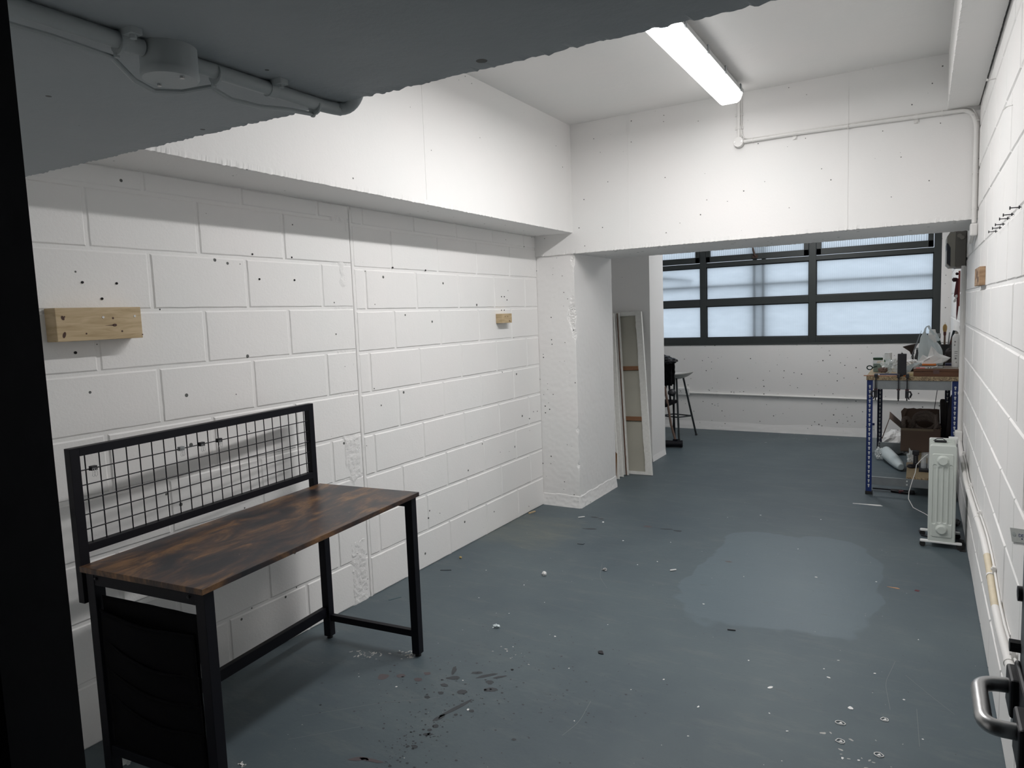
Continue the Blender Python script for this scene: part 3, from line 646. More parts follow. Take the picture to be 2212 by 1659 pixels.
# run on the far beam face
cd = thing('conduit', 'white conduit from round box to the right wall corner', 'conduit', (1.6, 4.77, 2.583)); o0 = (-1.6, -4.77, -2.583)
yb = 4.767
b = MB(); b.tube(rpath([(1.575, yb, 2.583), (1.88, yb, 2.584), (2.3, yb, 2.577), (2.80, yb-.002, 2.567), (2.832, yb-.003, 2.50), (2.833, yb-.003, 1.94)], .045, 8), .0112, 16); b.build('pipe', M_pipe, cd, loc=o0)
b = MB(); b.tube(rpath([(1.56, yb, 2.66), (1.565, yb, 2.61), (1.60, yb-.006, 2.597), (2.3, yb, 2.5925), (2.81, yb, 2.583), (2.842, yb, 2.50), (2.843, yb, 1.95)], .03, 6), .0035, 8); b.build('cable', M_pipe, cd, loc=o0)
for p, ax in (((1.882, yb, 2.584), (1, 0, 0)), ((2.54, yb, 2.572), (1, 0, 0))):
    b = MB(); saddle(b, p, ax, .0112, None); b.box(p[0]-.011, p[0]+.011, yb+.008, 4.783, p[2]-.034, p[2]+.012); b.cyl((p[0], yb+.003, p[2]-.026), (p[0], yb+.012, p[2]-.026), .006, 10); b.build('saddle', M_pipe, cd, loc=o0)
for p, ax in (((2.185, yb, 2.579), (1, 0, 0)), ((2.668, yb, 2.57), (1, 0, 0)), ((2.833, yb, 2.50), (0, 0, 1)), ((2.833, yb, 2.215), (0, 0, 1)), ((1.63, yb, 2.583), (1, 0, 0)), ((2.833, yb, 2.02), (0, 0, 1))):
    b = MB(); cable_tie(b, p, ax, .013); b.build('cable_tie', M_pipe, cd, loc=o0)
round_box('junction_box', 'round white junction box on the far beam below the light', (1.543, 4.782, 2.583), (0, -1, 0), .032, .024)
cd = thing('conduit', 'short vertical white conduit dropping from the light to its box', 'conduit', (1.543, yb, 2.7)); o0 = (-1.543, -yb, -2.7)
b = MB(); b.tube([(1.543, yb, 2.890), (1.543, yb, 2.61)], .0112, 14); b.build('pipe', M_pipe, cd, loc=o0)
b = MB(); b.tube([(1.560, yb+.003, 2.885), (1.560, yb+.003, 2.70), (1.556, yb, 2.64), (1.56, yb-.002, 2.61)], .0032, 8); b.build('cable', M_pipe, cd, loc=o0)
for zz in (2.76, 2.675):
    b = MB(); saddle(b, (1.543, yb, zz), (0, 0, 1), .0112, None); b.box(1.517, 1.569, yb+.008, 4.783, zz-.008, zz+.008); b.build('saddle', M_pipe, cd, loc=o0)
# adaptable box in the corner below the beam and its elbow
bx = thing('junction_box', 'square white box in the corner where beam meets right wall', 'junction box', (2.83, 4.76, 1.90))
b = MB(); b.box(-.016, .0195, -.045, .03, -.035, .035); b.build('base', M_pipe, bx, bevel=.008)
b = MB(); b.tube([(0, .03, -.012), (0, .10, -.028), (0, .2, -.05)], .0125, 14); b.build('elbow', M_pipe, bx)
# consumer unit on the right wall past the beam
cu = thing('fuse_box', 'beige metal fuse box on the right wall past the beam', 'fuse box', (2.85, 5.80, 1.74))
b = MB(); b.box(-.066, -.004, 0, .36, 0, .26); b.build('enclosure', M_cud, cu, bevel=.004)
b = MB(); b.prism([(-.066, .004), (-.100, .004), (-.118, .025), (-.118, .215), (-.098, .248), (-.066, .248)], 0, .36, T=Matrix(((1, 0, 0, 0), (0, 0, 1, 0), (0, 1, 0, 0), (0, 0, 0, 1)))); b.f = [f[::-1] for f in b.f]; cv = b.build('cover', M_cu, cu, bevel=.002)
b = MB(); b.prism([(-.095, .006), (-.117, .03), (-.1185, .17), (-.110, .165), (-.096, .135)], -.002, .30, T=Matrix(((1, 0, 0, 0), (0, 0, 1, 0), (0, 1, 0, 0), (0, 0, 0, 1)))); b.f = [f[::-1] for f in b.f]; b.build('dark_door', plain('smoked_door', (.015, .018, .028), .25), cv)
b = MB(); b.cyl((-.045, -.002, .215), (-.045, .002, .215), .014, 16); b.cyl((-.030, -.012, .20), (-.030, .002, .20), .014, 14); b.build('knockout', M_cu, cu)
# vertical conduit down the wall, box, then the run towards the camera
cd = thing('conduit', 'white conduit dropping from the fuse box down the right wall', 'conduit', (2.832, 5.8, 1.0)); o0 = (-2.832, -5.8, -1.0)
b = MB(); b.tube([(2.833, 5.80, 1.745), (2.832, 5.72, .60)], .0135, 14); b.build('pipe', M_pipe, cd, loc=o0)
b = MB(); b.tube([(2.846, 5.79, 1.74), (2.845, 5.72, .60)], .0035, 8); b.build('cable', M_pipe, cd, loc=o0)
for zz in (1.32, .86):
    b = MB(); saddle(b, (2.832, 5.72+(zz-.6)*.07, zz), (0, 0, 1), .0135, None); b.box(2.838, 2.847, 5.75, 5.775, zz-.01, zz+.01); b.build('saddle', M_pipe, cd, loc=o0)
bx = thing('junction_box', 'square white box low on the right wall behind the heater', 'junction box', (2.825, 5.70, .555))
b = MB(); b.box(-.022, .022, -.04, .04, -.045, .045); b.build('base', M_pipe, bx, bevel=.006)
cd = thing('conduit', 'low white conduit on the right wall with a yellowed stretch', 'conduit', (2.832, 4.0, .47)); o0 = (-2.832, -4.0, -.47)
low = [(2.832, 5.665, .53), (2.830, 5.35, .492), (2.830, 5.02, .478), (2.829, 4.74, .455), (2.832, 4.4, .455), (2.832, 4.10, .468), (2.832, 3.87, .480), (2.832, 3.60, .495), (2.832, 3.44, .500), (2.832, 3.25, .492)]
mid = [(2.832, 3.25, .492), (2.832, 3.12, .478), (2.832, 3.0, .450), (2.832, 2.87, .428)]
end = [(2.832, 2.87, .428), (2.832, 2.70, .420), (2.832, 2.5, .430), (2.832, 2.38, .438), (2.832, 2.2, .435), (2.832, 1.8, .43), (2.832, 1.2, .43), (2.832, .4, .43)]
b = MB(); b.tube(low, .0135, 16); b.tube(end, .0135, 16); b.build('pipe', M_pipe, cd, loc=o0)
b = MB(); b.tube(mid, .0138, 16); py = b.build('pipe_yellowed', M_pipe_y, cd, loc=o0); py['label'] = 'yellowed unpainted stretch of the conduit'
b = MB(); b.tube([(x+.012, y, z+.020) for x, y, z in low[1:]+mid[1:]+end[1:]], .0040, 8); b.build('cable', M_pipe, cd, loc=o0)
for yy, zz in ((5.3, .488), (4.52, .455), (3.84, .482), (3.08, .468), (2.42, .436)):
    b = MB(); saddle(b, (2.832, yy, zz), (0, 1, 0), .0135, None); b.box(2.836, 2.846, yy-.010, yy+.010, zz, zz+.040); b.cyl((2.832, yy, zz+.030), (2.842, yy, zz+.030), .006, 8); b.build('saddle', M_pipe, cd, loc=o0)
# run on the back wall with its socket
cd = thing('conduit', 'white conduit along the back wall under the window', 'conduit', (1.4, 8.675, .44)); o0 = (-1.4, -8.675, -.44)
b = MB(); b.tube([(.06, 8.676, .458), (.6, 8.676, .452), (1.4, 8.676, .443), (2.2, 8.676, .434), (2.83, 8.676, .428)], .0125, 14); b.build('pipe', M_pipe, cd, loc=o0)
for x, z in ((.407, .455), (1.125, .446), (1.85, .438), (2.5, .431)):
    b = MB(); saddle(b, (x, 8.676, z), (1, 0, 0), .0125, None); b.box(x-.01, x+.01, 8.68, 8.69, z-.035, z+.035); b.build('saddle', M_pipe, cd, loc=o0)
so = thing('socket', 'white double power socket on the back wall behind the stool', 'socket', (-.015, 8.69, .475))
b = MB(); b.box(-.075, .075, -.034, 0, -.045, .045); b.build('face_plate', M_whitepl, so, bevel=.005)
for dx in (-.036, .036):
    b = MB(); b.box(dx-.012, dx+.012, -.038, -.033, .012, .034); b.build('switch', M_whitepl, so, bevel=.002)
    b = MB()
    for (px_, pz_) in ((0, .003), (-.011, -.016), (.011, -.016)): b.box(dx+px_-.003, dx+px_+.003, -.0352, -.0335, pz_-.003, pz_+.003)
    b.build('pin_holes', M_slot, so)

# ---------------------------------------------------------------- drilled holes and anchors
def hole(p, r, nrm, cat='hole', lab='', grp=''):
    b = MB(); T = Vector(nrm).to_track_quat('Z', 'Y').to_matrix().to_4x4(); b.lathe([(0, .0016), (r, .0014), (r*1.05, -.001)], n=12, T=T)
    return tag(b.build('drilled_hole', M_dark, loc=p), lab, cat, grp)
G = [((1.377, 1.689), .0045, 'black drilled hole above the pine block, furthest left'), ((1.50, 1.688), .0045, 'black drilled hole above the right end of the pine block'),
     ((1.441, 1.631), .0045, 'black drilled hole just above the pine block top edge'),
     ((2.124, 1.831), .004, 'drilled hole in a rusty-tinged joint, left of the pair'), ((2.35, 1.829), .004, 'drilled hole in the bed joint, right of the pair'),
     ((2.153, 1.721), .0045, 'drilled hole below the left rusty joint hole'), ((2.358, 1.722), .0045, 'drilled hole below the right joint hole'),
     ((3.083, 1.811), .005, 'drilled hole at foot of a cracked vertical joint'), ((3.386, 1.807), .005, 'drilled hole in bed joint right of the cracked joint'),
     ((4.257, 1.653), .004, 'upper left pinhole of three above the little wood block'), ((4.295, 1.653), .004, 'upper middle pinhole of three above the little wood block'), ((4.332, 1.63), .004, 'upper right, lowest pinhole of three above the little wood block'), ((4.25, 1.557), .004, 'left pinhole just over the little wood block'), ((4.288, 1.557), .004, 'right pinhole just over the little wood block'),
     ((1.33, 1.44), .005, 'black chipped hole just below the pine block')]
for (y, z), r, lab in G:
    hole((.0012, y, z), r, (1, 0, 0), 'hole', lab or 'small drilled hole above the little wooden block on the left wall', 'drilled holes in the left wall')
for i, (y, z) in enumerate([(3.552, 1.794), (3.372, 1.793), (3.245, 1.795), (3.081, 1.80), (2.946, 1.80), (2.736, 1.80)]):
    t = thing('wall_nail', 'dark nail high on the right wall, ' + ('farthest of the six from the camera', 'second of six from the far end', 'third of six from the far end', 'fourth of six from the far end', 'fifth of six, second nearest the camera', 'nearest of the six to the camera')[i], 'nail', (W, y, z-.005), 0, 'nails in the right wall joint')
    b = MB(); b.cyl((.004, 0, 0), (-.024, 0, 0), .0016, 8); b.build('shank', M_blackpl, t)
    b = MB(); b.cyl((-.024, 0, 0), (-.027, 0, 0), .0055, 10); b.build('head', M_blackpl, t)
    b = MB(); b.cyl((-.003, 0, 0), (0, 0, 0), .0055, 10); b.build('collar', M_blackpl, t)
b = MB(); b.tube([(0, 0, 0), (-.02, .012, 0), (-.028, .0, -.012), (-.015, -.010, -.004)], .0015, 6); tag(b.build('wire_loop', M_pipe, loc=(W, 3.05, 2.18)), 'tiny painted wire loop high on the right wall', 'hook')
b = MB(); b.cyl((.004, 0, 0), (-.03, 0, 0), .003, 8); b.cyl((-.028, 0, 0), (-.032, 0, 0), .006, 10); tag(b.build('wall_plug', M_pipe, loc=(W, 3.832, 2.476)), 'painted screw sticking out near the top of the right wall', 'screw')

# ---------------------------------------------------------------- wooden blocks on the walls
wb = thing('wooden_block', 'pine board with knots screwed to the left wall', 'wood block', (0, 1.392, 1.54))
b = MB(); b.box(0, .07, -.151, .149, -.058, .057); b.build('board', M_pine, wb, bevel=.0015, rot=(R(.3), 0, 0))
def disc(b, y, z, ry, rz, x=.0706, rot=0):
    vs = [(x, y+ry*cos(a)*cos(rot)-rz*sin(a)*sin(rot), z+ry*cos(a)*sin(rot)+rz*sin(a)*cos(rot)) for a in [i*pi/8 for i in range(16)]]; b.add(vs, [tuple(range(16))])
for (ky, kz, ka, kb, kr) in ((-.128, .022, .005, .008, .4), (-.122, .026, .002, .003, 0), (-.128, -.036, .005, .011, -.3), (.047, -.007, .008, .005, 0), (.043, .018, .003, .004, 0), (-.055, -.034, .003, .003, 0), (.072, -.030, .0035, .0035, 0), (.148, -.045, .003, .002, 0)):
    b = MB(); disc(b, ky, kz, ka, kb, rot=kr)
    if ky == .047: b.add([(.0706, .01, -.008), (.0706, .042, -.005), (.0706, .042, -.009)], [(0, 2, 1)])
    b.build('knot', M_knot, wb)
for y, z in ((.008, .022), (.124, .024)):
    b = MB(); T = Matrix.Translation((.070, y, z)) @ Matrix.Rotation(R(90), 4, 'Y'); b.lathe([(.0048, 0), (.0042, .0016), (.0015, .0016), (.0012, .0004), (0, .0004)], n=14, T=T); b.build('screw', M_screw, wb)
wb = thing('wooden_block', 'small pine block on the left wall near the column', 'wood block', (0, 4.238, 1.499))
b = MB(); b.box(0, .05, -.066, .071, -.033, .033); b.build('board', M_pine, wb, bevel=.0015)
for q in ((-.02, .012, .003, .004), (.012, .012, .003, .004), (.035, -.02, .005, .006), (.05, -.026, .004, .003)):
    b = MB(); disc(b, *q, .0506); b.build('knot', M_knot, wb)
wb = thing('wooden_block', 'weathered wood block on the right wall near the fuse box', 'wood block', (W, 4.23, 1.623))
b = MB(); b.box(-.025, 0, -.17, .17, -.045, .045); b.build('board', M_pine2, wb, bevel=.002)
for q in ((.0, .01, .02, .02), (-.08, -.015, .03, .015)):
    b = MB(); disc(b, *q, -.0256); b.f = [f[::-1] for f in b.f]; b.build('knot', M_knot, wb)

# ================================================================ DESK
dk = thing('desk', 'narrow desk with rustic brown top, black frame and wire mesh back panel', 'desk', (.457, 1.765, 0), R(5.5))
b = MB(); b.box(-.28, .28, -.585, .585, .731, .750); b.build('tabletop', M_desk, dk, bevel=.0015)
for sx in (-1, 1):
    for sy in (-1, 1):
        x0, x1 = (.232, .27) if sx > 0 else (-.27, -.232)
        yy0, yy1 = (.535, .572) if sy > 0 else (-.572, -.535)
        b = MB(); b.box(x0, x1, yy0, yy1, .013, .731); lg = b.build('leg', M_black, dk, bevel=.0015)
        b = MB(); b.lathe([(.013, 0), (.014, .004), (.011, .006), (.007, .016)], c=((x0+x1)/2, (yy0+yy1)/2, 0), n=14); b.build('foot', M_rubber, lg)
for yy0, yy1 in ((-.57, -.55), (.55, .57)):
    b = MB(); b.box(-.232, .232, yy0, yy1, .688, .731); b.build('top_rail', M_black, dk, bevel=.001)
b = MB(); b.box(-.232, .232, -.568, -.540, .100, .132); b.build('side_stretcher', M_black, dk, bevel=.001)
b = MB(); b.box(-.232, .232, .545, .568, .088, .118); b.build('side_stretcher', M_black, dk, bevel=.001)
b = MB(); b.box(-.268, -.244, -.535, .535, .112, .158); b.build('rear_stretcher', M_black, dk, bevel=.001)
for x in (-.222, .205):
    b = MB(); b.cyl((x, -.5705, .712), (x, -.5745, .712), .0055, 12); b.cyl((x, -.5745, .712), (x, -.576, .712), .003, 6); b.build('bolt', M_blackpl, dk)
# mesh back panel
for sy in (-1, 1):
    y0_, y1_ = (.545, .577) if sy > 0 else (-.577, -.545)
    b = MB(); b.box(-.312, -.283, y0_, y1_, .62, 1.137); b.build('back_post', M_black, dk, bevel=.001)
b = MB(); b.box(-.312, -.283, -.545, .545, 1.108, 1.137); b.build('back_rail', M_black, dk, bevel=.001)
b = MB(); b.box(-.312, -.283, -.545, .545, .785, .812); b.build('back_rail', M_black, dk, bevel=.001)
b = MB()
for i in range(22): y = -.521+i*.0497; b.cyl((-.297, y, .805), (-.297, y, 1.115), .0021, 6)
for i in range(5): z = 1.058-.0495*i; b.cyl((-.2935, -.55, z), (-.2935, .55, z), .0021, 6)
b.build('wire_mesh', M_black, dk)
# fabric organiser with four sagging pockets on the near side
b = MB(); b.grid(lambda a, c: (-.226+a*.445*(1-.03*sin(c*pi)), -.553+.012*sin(a*pi)*sin(c*pi)+.003*nz(a*5, c*6), .120+c*.53), 24, 30); og = b.build('fabric_organiser', M_blackfab, dk, solid=.002)
for k, (zt, sag) in enumerate(((.604, .012), (.505, .052), (.405, .045), (.315, .05))):
    zb = .125 if k == 3 else zt-.19
    b = MB()
    def fn(a, c, zt=zt, zb=zb, sag=sag, k=k):
        top = zt - sag*sin(min(1, a*1.15)*pi*.62)**1.2 - .006*a
        return (-.224+a*.43, -.557-.004*k*.0-.020*sin(a*pi)*(c**.6)-.0025*(3-k)-.002*nz(a*6, c*4, k), zb+(top-zb)*c)
    b.grid(fn, 30, 10)
    b.tube([Vector(fn(i/30, 1.0))+Vector((0, -.001, 0)) for i in range(31)], .0028, 6)
    b.build('pocket', M_blackfab, og, solid=.002)
# binder clips on the mesh
rz = R(5.5)
def on_desk(x, y, z): return (.457+x*cos(rz)-y*sin(rz), 1.765+x*sin(rz)+y*cos(rz), z)
for i, (uu, lab) in enumerate(((-.50, 'black binder clip alone at the left end of the wire mesh'), (-.156, 'silver binder clip on wire mesh, left of the middle three'), (-.062, 'binder clip on wire mesh, centre of the middle three'), (.023, 'binder clip on wire mesh, right of the middle three'))):
    t = thing('binder_clip', lab, 'binder clip', on_desk(-.288, uu, 1.058), rz, 'binder clips on the wire mesh')
    b = MB(); b.prism([(-.0095, -.010), (-.0095, .010), (.006, .0095), (.006, -.0095)], -.012, .003); b.tube([(-.006, -.0115, -.008), (-.006, .0115, -.008)], .004, 8)
    b.v = [(x, y, z+.006) for x, y, z in b.v]; b.build('body', M_blackpl if i != 1 else M_galv, t)
    for q in (-1, 1):
        b = MB(); b.tube([(.007, -.007+q*.002, .003), (.010, -.006+q*.004, -.010), (.010, -.009+q*.004, -.022), (.010, -.004+q*.004, -.0265), (.010, .001+q*.004, -.022), (.010, .000+q*.004, -.010), (.007, .001+q*.002, .003)], .0007, 5); b.build('handle', M_steel, t)

# ================================================================ STUFF IN THE RECESS
def canvas(name, label, BR, TR, wdt, dp, cat='canvas', bars=(.64, .33), group=None, cloth=True):
    """stretched canvas seen from behind, leaning; BR/TR are its right edge, it runs wdt to the left"""
    BR = Vector(BR); TR = Vector(TR); upv = TR-BR; H = upv.length; uu = upv.normalized(); lf = Vector((-1, .03, -.02)); lf = (lf).normalized()
    nr = lf.cross(uu).normalized()   # towards the wall behind
    if nr.y < 0: nr = -nr
    T = Matrix.Identity(4)
    for i in range(3): T[i][0] = -lf[i]; T[i][1] = nr[i]; T[i][2] = uu[i]; T[i][3] = BR[i]
    t = thing(name, label, cat, BR, 0, group); T2 = Matrix.Translation(-BR) @ T
    sw = .062
    def P(b, n_, m_, wob=0):
        b.v = [tuple(T2 @ Vector((x+(wob*nz(z*9, x*3) if wob else 0), y, z))) for x, y, z in b.v]; return b.build(n_, m_, t)
    def bar(x0, x1, z0, z1, y0, y1, n=40, vert=True):
        b = MB()
        for i in range(n):
            if vert: b.box(x0, x1, y0, y1, z0+(z1-z0)*i/n, z0+(z1-z0)*(i+1)/n)
            else: b.box(x0+(x1-x0)*i/n, x0+(x1-x0)*(i+1)/n, y0, y1, z0, z1)
        return b
    # outer stile with ragged primed edge folded onto it
    b = MB()
    prof = [(0, 0), (0, dp), (-.02, dp), (-sw, dp*.9), (-sw, 0)]
    vs = [(x+(.006*nz(z_*7, 2, BR.x*9)+.004*nz(z_*25, 5, BR.y) if x == -sw else 0), y, z_) for z_ in [H*i/70 for i in range(71)] for x, y in prof]
    k = 5; b.add(vs, [(i*k+j, i*k+(j+1) % k, (i+1)*k+(j+1) % k, (i+1)*k+j) for i in range(70) for j in range(k)]+[tuple(range(5))[::-1], tuple(range(350, 355))])
    P(b, 'stile', M_cwhite)
    b = MB(); b.box(-wdt, -sw, 0.001, dp*.9, H-.040, H); P(b, 'top_rail', M_cwhite)
    b = MB(); b.box(-wdt, -sw, 0.001, dp*.9, 0, .030); P(b, 'bottom_rail', M_cwhite)
    b = MB(); b.box(-wdt-.0, -wdt+sw, 0.0, dp*.9, 0, H); P(b, 'stile', M_cwhite)
    for f in bars:
        b = MB(); b.box(-wdt+sw, -sw+.004, .004, dp*.7, H*f-.02, H*f+.02); P(b, 'crossbar', M_cbrown)
    if cloth:
        b = MB(); b.grid(lambda a, c: (-wdt+.01+a*(wdt-.02), dp-.002-.003*nz(a*4, c*6), .01+c*(H-.02)), 20, 40); P(b, 'cloth', M_cloth)
    return t
canvas('canvas', 'tall stretched canvas seen from behind, bare cloth and two brown crossbars', (.472, 6.03, .004), (.213, 6.53, 1.515), .62, .030)
canvas('canvas', 'second leaning canvas, only its thin white edge shows beside the bare one', (.266, 5.965, .004), (-.005, 6.50, 1.509), .55, .022, cloth=False)
b = MB(); b.tube([Vector((.262, 5.93, .01)).lerp(Vector((-.012, 6.47, 1.50)), i/40)+Vector((.002*nz(i*.9), 0, 0)) for i in range(41)], .006, 6)
tag(b.build('wooden_batten', plain('dark_batten', (.10, .05, .032), .7)), 'thin dark brown batten squeezed between two leaning canvases', 'batten')
canvas('canvas', 'third leaning canvas with smeared white edge left of the brown batten', (.247, 5.88, .004), (-.030, 6.42, 1.505), .5, .022, cloth=False, bars=(.33,))
canvas('canvas', 'foremost canvas almost hidden behind the column, white splattered edge', (.245, 5.784, .004), (-.04, 6.30, 1.45), .45, .022, cloth=False)
b = MB(); b.prism([(-.3, 0), (.0, 0), (.012, .24), (-.02, .275), (-.3, .28)], 0, .006, T=Matrix.Translation((.232, 5.76, .002)) @ Matrix.Rotation(R(90), 4, 'X')); tag(b.build('cardboard_sheet', plain('kraft_cardboard', (.20, .11, .05), .8)), 'brown cardboard sheet low behind the column edge', 'cardboard')

# ================================================================ STOOL, CHAIR, HAMMER
st = thing('bar_stool', 'bar stool with pale moulded seat and dark tube legs', 'stool', (.064, 8.08, 0), R(-12))
def rl(x, y, z): # world to stool local
    dx, dy = x-.064, y-8.08; a = R(12); return (dx*cos(a)-dy*sin(a), dx*sin(a)+dy*cos(a), z)
b = MB()
def seatf(a, c):
    th = a*2*pi; r = c; x = .205*r*cos(th)*(1-.0*r); y = .165*r*sin(th)*(1+.15*cos(th))
    return (x+.01, y, .735+.035*r**3+.020*r*cos(th)*(cos(th) > 0)-.012*r*r*abs(sin(th)))
b.grid(seatf, 40, 12); b.grid(lambda a, c: tuple(Vector(seatf(a, c))-Vector((0, 0, .010+.035*(1-c**2)))), 40, 12); b.f[480:] = [f[::-1] for f in b.f[480:]]
b.grid(lambda a, c: tuple(Vector(seatf(a, 1))-Vector((0, 0, .010*c))), 40, 1)
b.build('seat', M_seat, st)
feet = [(.267, 8.222), (.175, 7.833), (-.046, 8.326), (-.138, 7.937)]
mid_ = []
for fx, fy in feet:
    p = Vector(rl(fx, fy, .006)); tpt = Vector((p.x*.38, p.y*.38, .715)); b = MB(); b.cyl(p, tpt, .0115, 12); lg = b.build('leg', plain('dark_stool_tube', (.022, .028, .032), .4, metal=.3) if 'dark_stool_tube' not in bpy.data.materials else bpy.data.materials['dark_stool_tube'], st)
    b = MB(); b.lathe([(.0135, -.006), (.014, .006), (.012, .012)], c=tuple(p), n=12); b.build('foot_cap', M_rubber, lg); mid_.append(p.lerp(tpt, .33 if fy != 7.833 and fy != 7.937 else .36))
for i, j in ((0, 1), (0, 2), (1, 3), (2, 3)):
    b = MB(); b.cyl(mid_[i], mid_[j], .008, 10); b.build('footrest', bpy.data.materials['dark_stool_tube'], st)
b = MB(); b.add([(-.05, -.02, .7385), (.00, -.035, .7385), (.05, -.01, .740), (.01, .012, .7385)], [(0, 1, 2, 3)]); tag(b.build('paper_scrap', M_dirt2, loc=(.11, 8.08, .005), solid=.001), 'grey scrap lying on the pale stool seat', 'scrap')
ch = thing('chair', 'black chair mostly hidden behind the pier, jacket over its back', 'chair', (0, 7.62, 0))
b = MB(); b.box(-.24, .17, -.2, .2, .44, .48); b.build('seat', M_blackfab, ch, bevel=.015)
b = MB(); b.box(-.25, .160, .02, .05, .66, .985); b.build('backrest', M_blackfab, ch, bevel=.012)
for x in (-.23, .16):
    for y in (-.18, .18):
        b = MB(); b.tube([(x*.9-.02, y, .44), (x*.95-.02, y*1.05, 0)], .011, 10); b.build('leg', M_black, ch)
b = MB(); b.tube([(.12, .04, .7), (.13, .06, .44)], .012, 8); b.tube([(-.2, .04, .7), (-.2, .06, .44)], .012, 8); b.build('back_frame', M_black, ch)
b = MB(); b.blob((.165, 0, .585), .045, .05, .04, .1, seed=3, n=10); b.build('armrest', M_blackpl, ch)
jk = thing('jacket', 'black quilted jacket draped over the hidden chair back', 'jacket', (0, 7.60, 0))
b = MB(); b.grid(lambda a, c: (-.28+a*.455+.012*nz(c*5, a*3), .0+.045*sin(a*pi*1.0)+.02*nz(a*8, c*6)-.02, .665+c*.30+.02*nz(a*5, 3)), 24, 24); b.grid(lambda a, c: (-.28+a*.455+.012*nz(c*5, a*3), .10+.02*nz(a*8, c*6, 4), .665+c*.30+.02*nz(a*5, 3)), 24, 24); b.build('body', M_blackfab, jk, solid=.02)
b = MB(); b.blob((-.02, .03, .965), .17, .08, .055, .14, 4, 5, 18); b.blob((.145, .0, .945), .09, .07, .035, .16, 4, 2, 16); b.build('hood', plain('shiny_quilting', (.012, .012, .015), .45, bump=.01, bscale=25), jk)
hm = thing('sledgehammer', 'sledgehammer leaning behind the pier, black head on the floor', 'hammer', (.262, 7.40, .045))
b = MB(); b.tube([(-.12, -.03, -.003), (-.115, -.028, -.003), (-.03, -.008, -.003), (.03, .008, -.003), (.075, .022, -.003), (.080, .0235, -.003)], [.030, .040, .036, .036, .040, .034], 16); b.build('head', M_black, hm)
b = MB(); b.tube([(.01, .002, .02), (-.05, .03, .20), (-.14, .10, .62)], .0155, 12, flat=.8); b.build('handle', M_woodhd, hm)
b = MB(); b.box(-.02, .03, -.016, .018, .03, .05); b.build('collar', M_black, hm, bevel=.004)

# ================================================================ WORKBENCH SHELVING
X0, X1, Y0, Y1 = 2.228, 2.834, 6.055, 7.615
sh = thing('shelving_unit', 'blue boltless metal workbench with chipboard top by the window', 'workbench', (X0, Y0, 0)); so0 = (-X0, -Y0, 0)
def post(x, y, sx, sy, mat, z1=.912):
    b = MB(); t_ = .0022
    x0, x1 = (x, x+sx*.042); y0_, y1_ = (y, y+sy*.042)
    b.box(min(x0, x1), max(x0, x1), min(y, y+sy*t_), max(y, y+sy*t_), .018, z1); b.box(min(x, x+sx*t_), max(x, x+sx*t_), min(y0_, y1_), max(y0_, y1_), .018, z1)
    o = b.build('post', mat, sh, loc=so0)
    b = MB(); b.box(min(x, x+sx*.046)-.003, max(x, x+sx*.046)+.001, min(y, y+sy*.046)-.003, max(y, y+sy*.046)+.001, 0, .026); b.build('foot', M_rubber, o, bevel=.003)
    b = MB(); k = 0
    yy = y-.0008 if sy > 0 else y+sy*.042*0-.0008+sy*t_*.0
    zz = .07
    while zz < z1-.02:
        cx = x+sx*.021
        yf = (y if sy > 0 else y-t_)-.0006
        vs = [(cx+.0075*cos(a), yf, zz+.008+.0075*sin(a)) for a in [i*pi/5 for i in range(10)]]
        b.add(vs, [tuple(range(10))]); b.add([(cx-.0035, yf, zz-.012), (cx+.0035, yf, zz-.012), (cx+.0045, yf, zz+.004), (cx-.0045, yf, zz+.004)], [(0, 1, 2, 3)])
        zz += .0375
    b.build('keyhole_slot', M_hole, o)
post(X0, Y0, 1, 1, M_blue); post(X1, Y0, -1, 1, M_blue); post(X0+.002, Y1, 1, -1, M_navy); post(X1-.004, Y1, -1, -1, M_navy)
def beam(x0, x1, y0, y1, z0, z1, holes=()):
    b = MB(); b.box(x0, x1, y0, y1, z0, z1); b.box(x0, x1, y0 if y1-y0 > .1 else y0-.001, y1+.012 if y1-y0 < .1 else y1, z1-.004, z1)
    o = b.build('beam', M_galv, sh, loc=so0, bevel=.001)
    if holes:
        b = MB(); [b.cyl((hx, y0-.0015, hz), (hx, y0+.001, hz), .006, 10) for hx, hz in holes]; b.build('slot', M_hole, o)
beam(X0+.044, X1-.044, Y0+.003, Y0+.006, .842, .912)
beam(X0+.03, X1-.03, Y1-.006, Y1-.003, .842, .912)
beam(X0+.003, X0+.006, Y0+.04, Y1-.04, .842, .912); beam(X1-.006, X1-.003, Y0+.04, Y1-.04, .842, .912)
beam(X0+.03, X1-.04, Y0+.003, Y0+.006, .082, .146, ((2.513, .128), (2.513, .100)))
beam(X0+.01, X1-.04, Y1-.006, Y1-.003, .068, .146)
b = MB(); 
for z in (.13, .108, .086): b.box(X0+.017, X0+.03, Y1-.0075, Y1-.006, z-.003, z+.003)
b.build('slot', M_dark, sh, loc=so0)
b = MB(); b.box(X0-.004, X1+.008, Y0-.012, Y1+.01, .913, .944); b.m = [1 if i in (1,) else 0 for i in range(6)]
b.build('chipboard_top', [M_chip, M_chiptop], sh, loc=so0, bevel=.001)
b = MB(); b.box(2.506, X1-.05, Y0+.012, Y1-.02, .147, .163); b.m = [1 if i in (1,) else 0 for i in range(6)]; b.build('lower_shelf', [M_chip, M_chiptop], sh, loc=so0)
TZ = .944
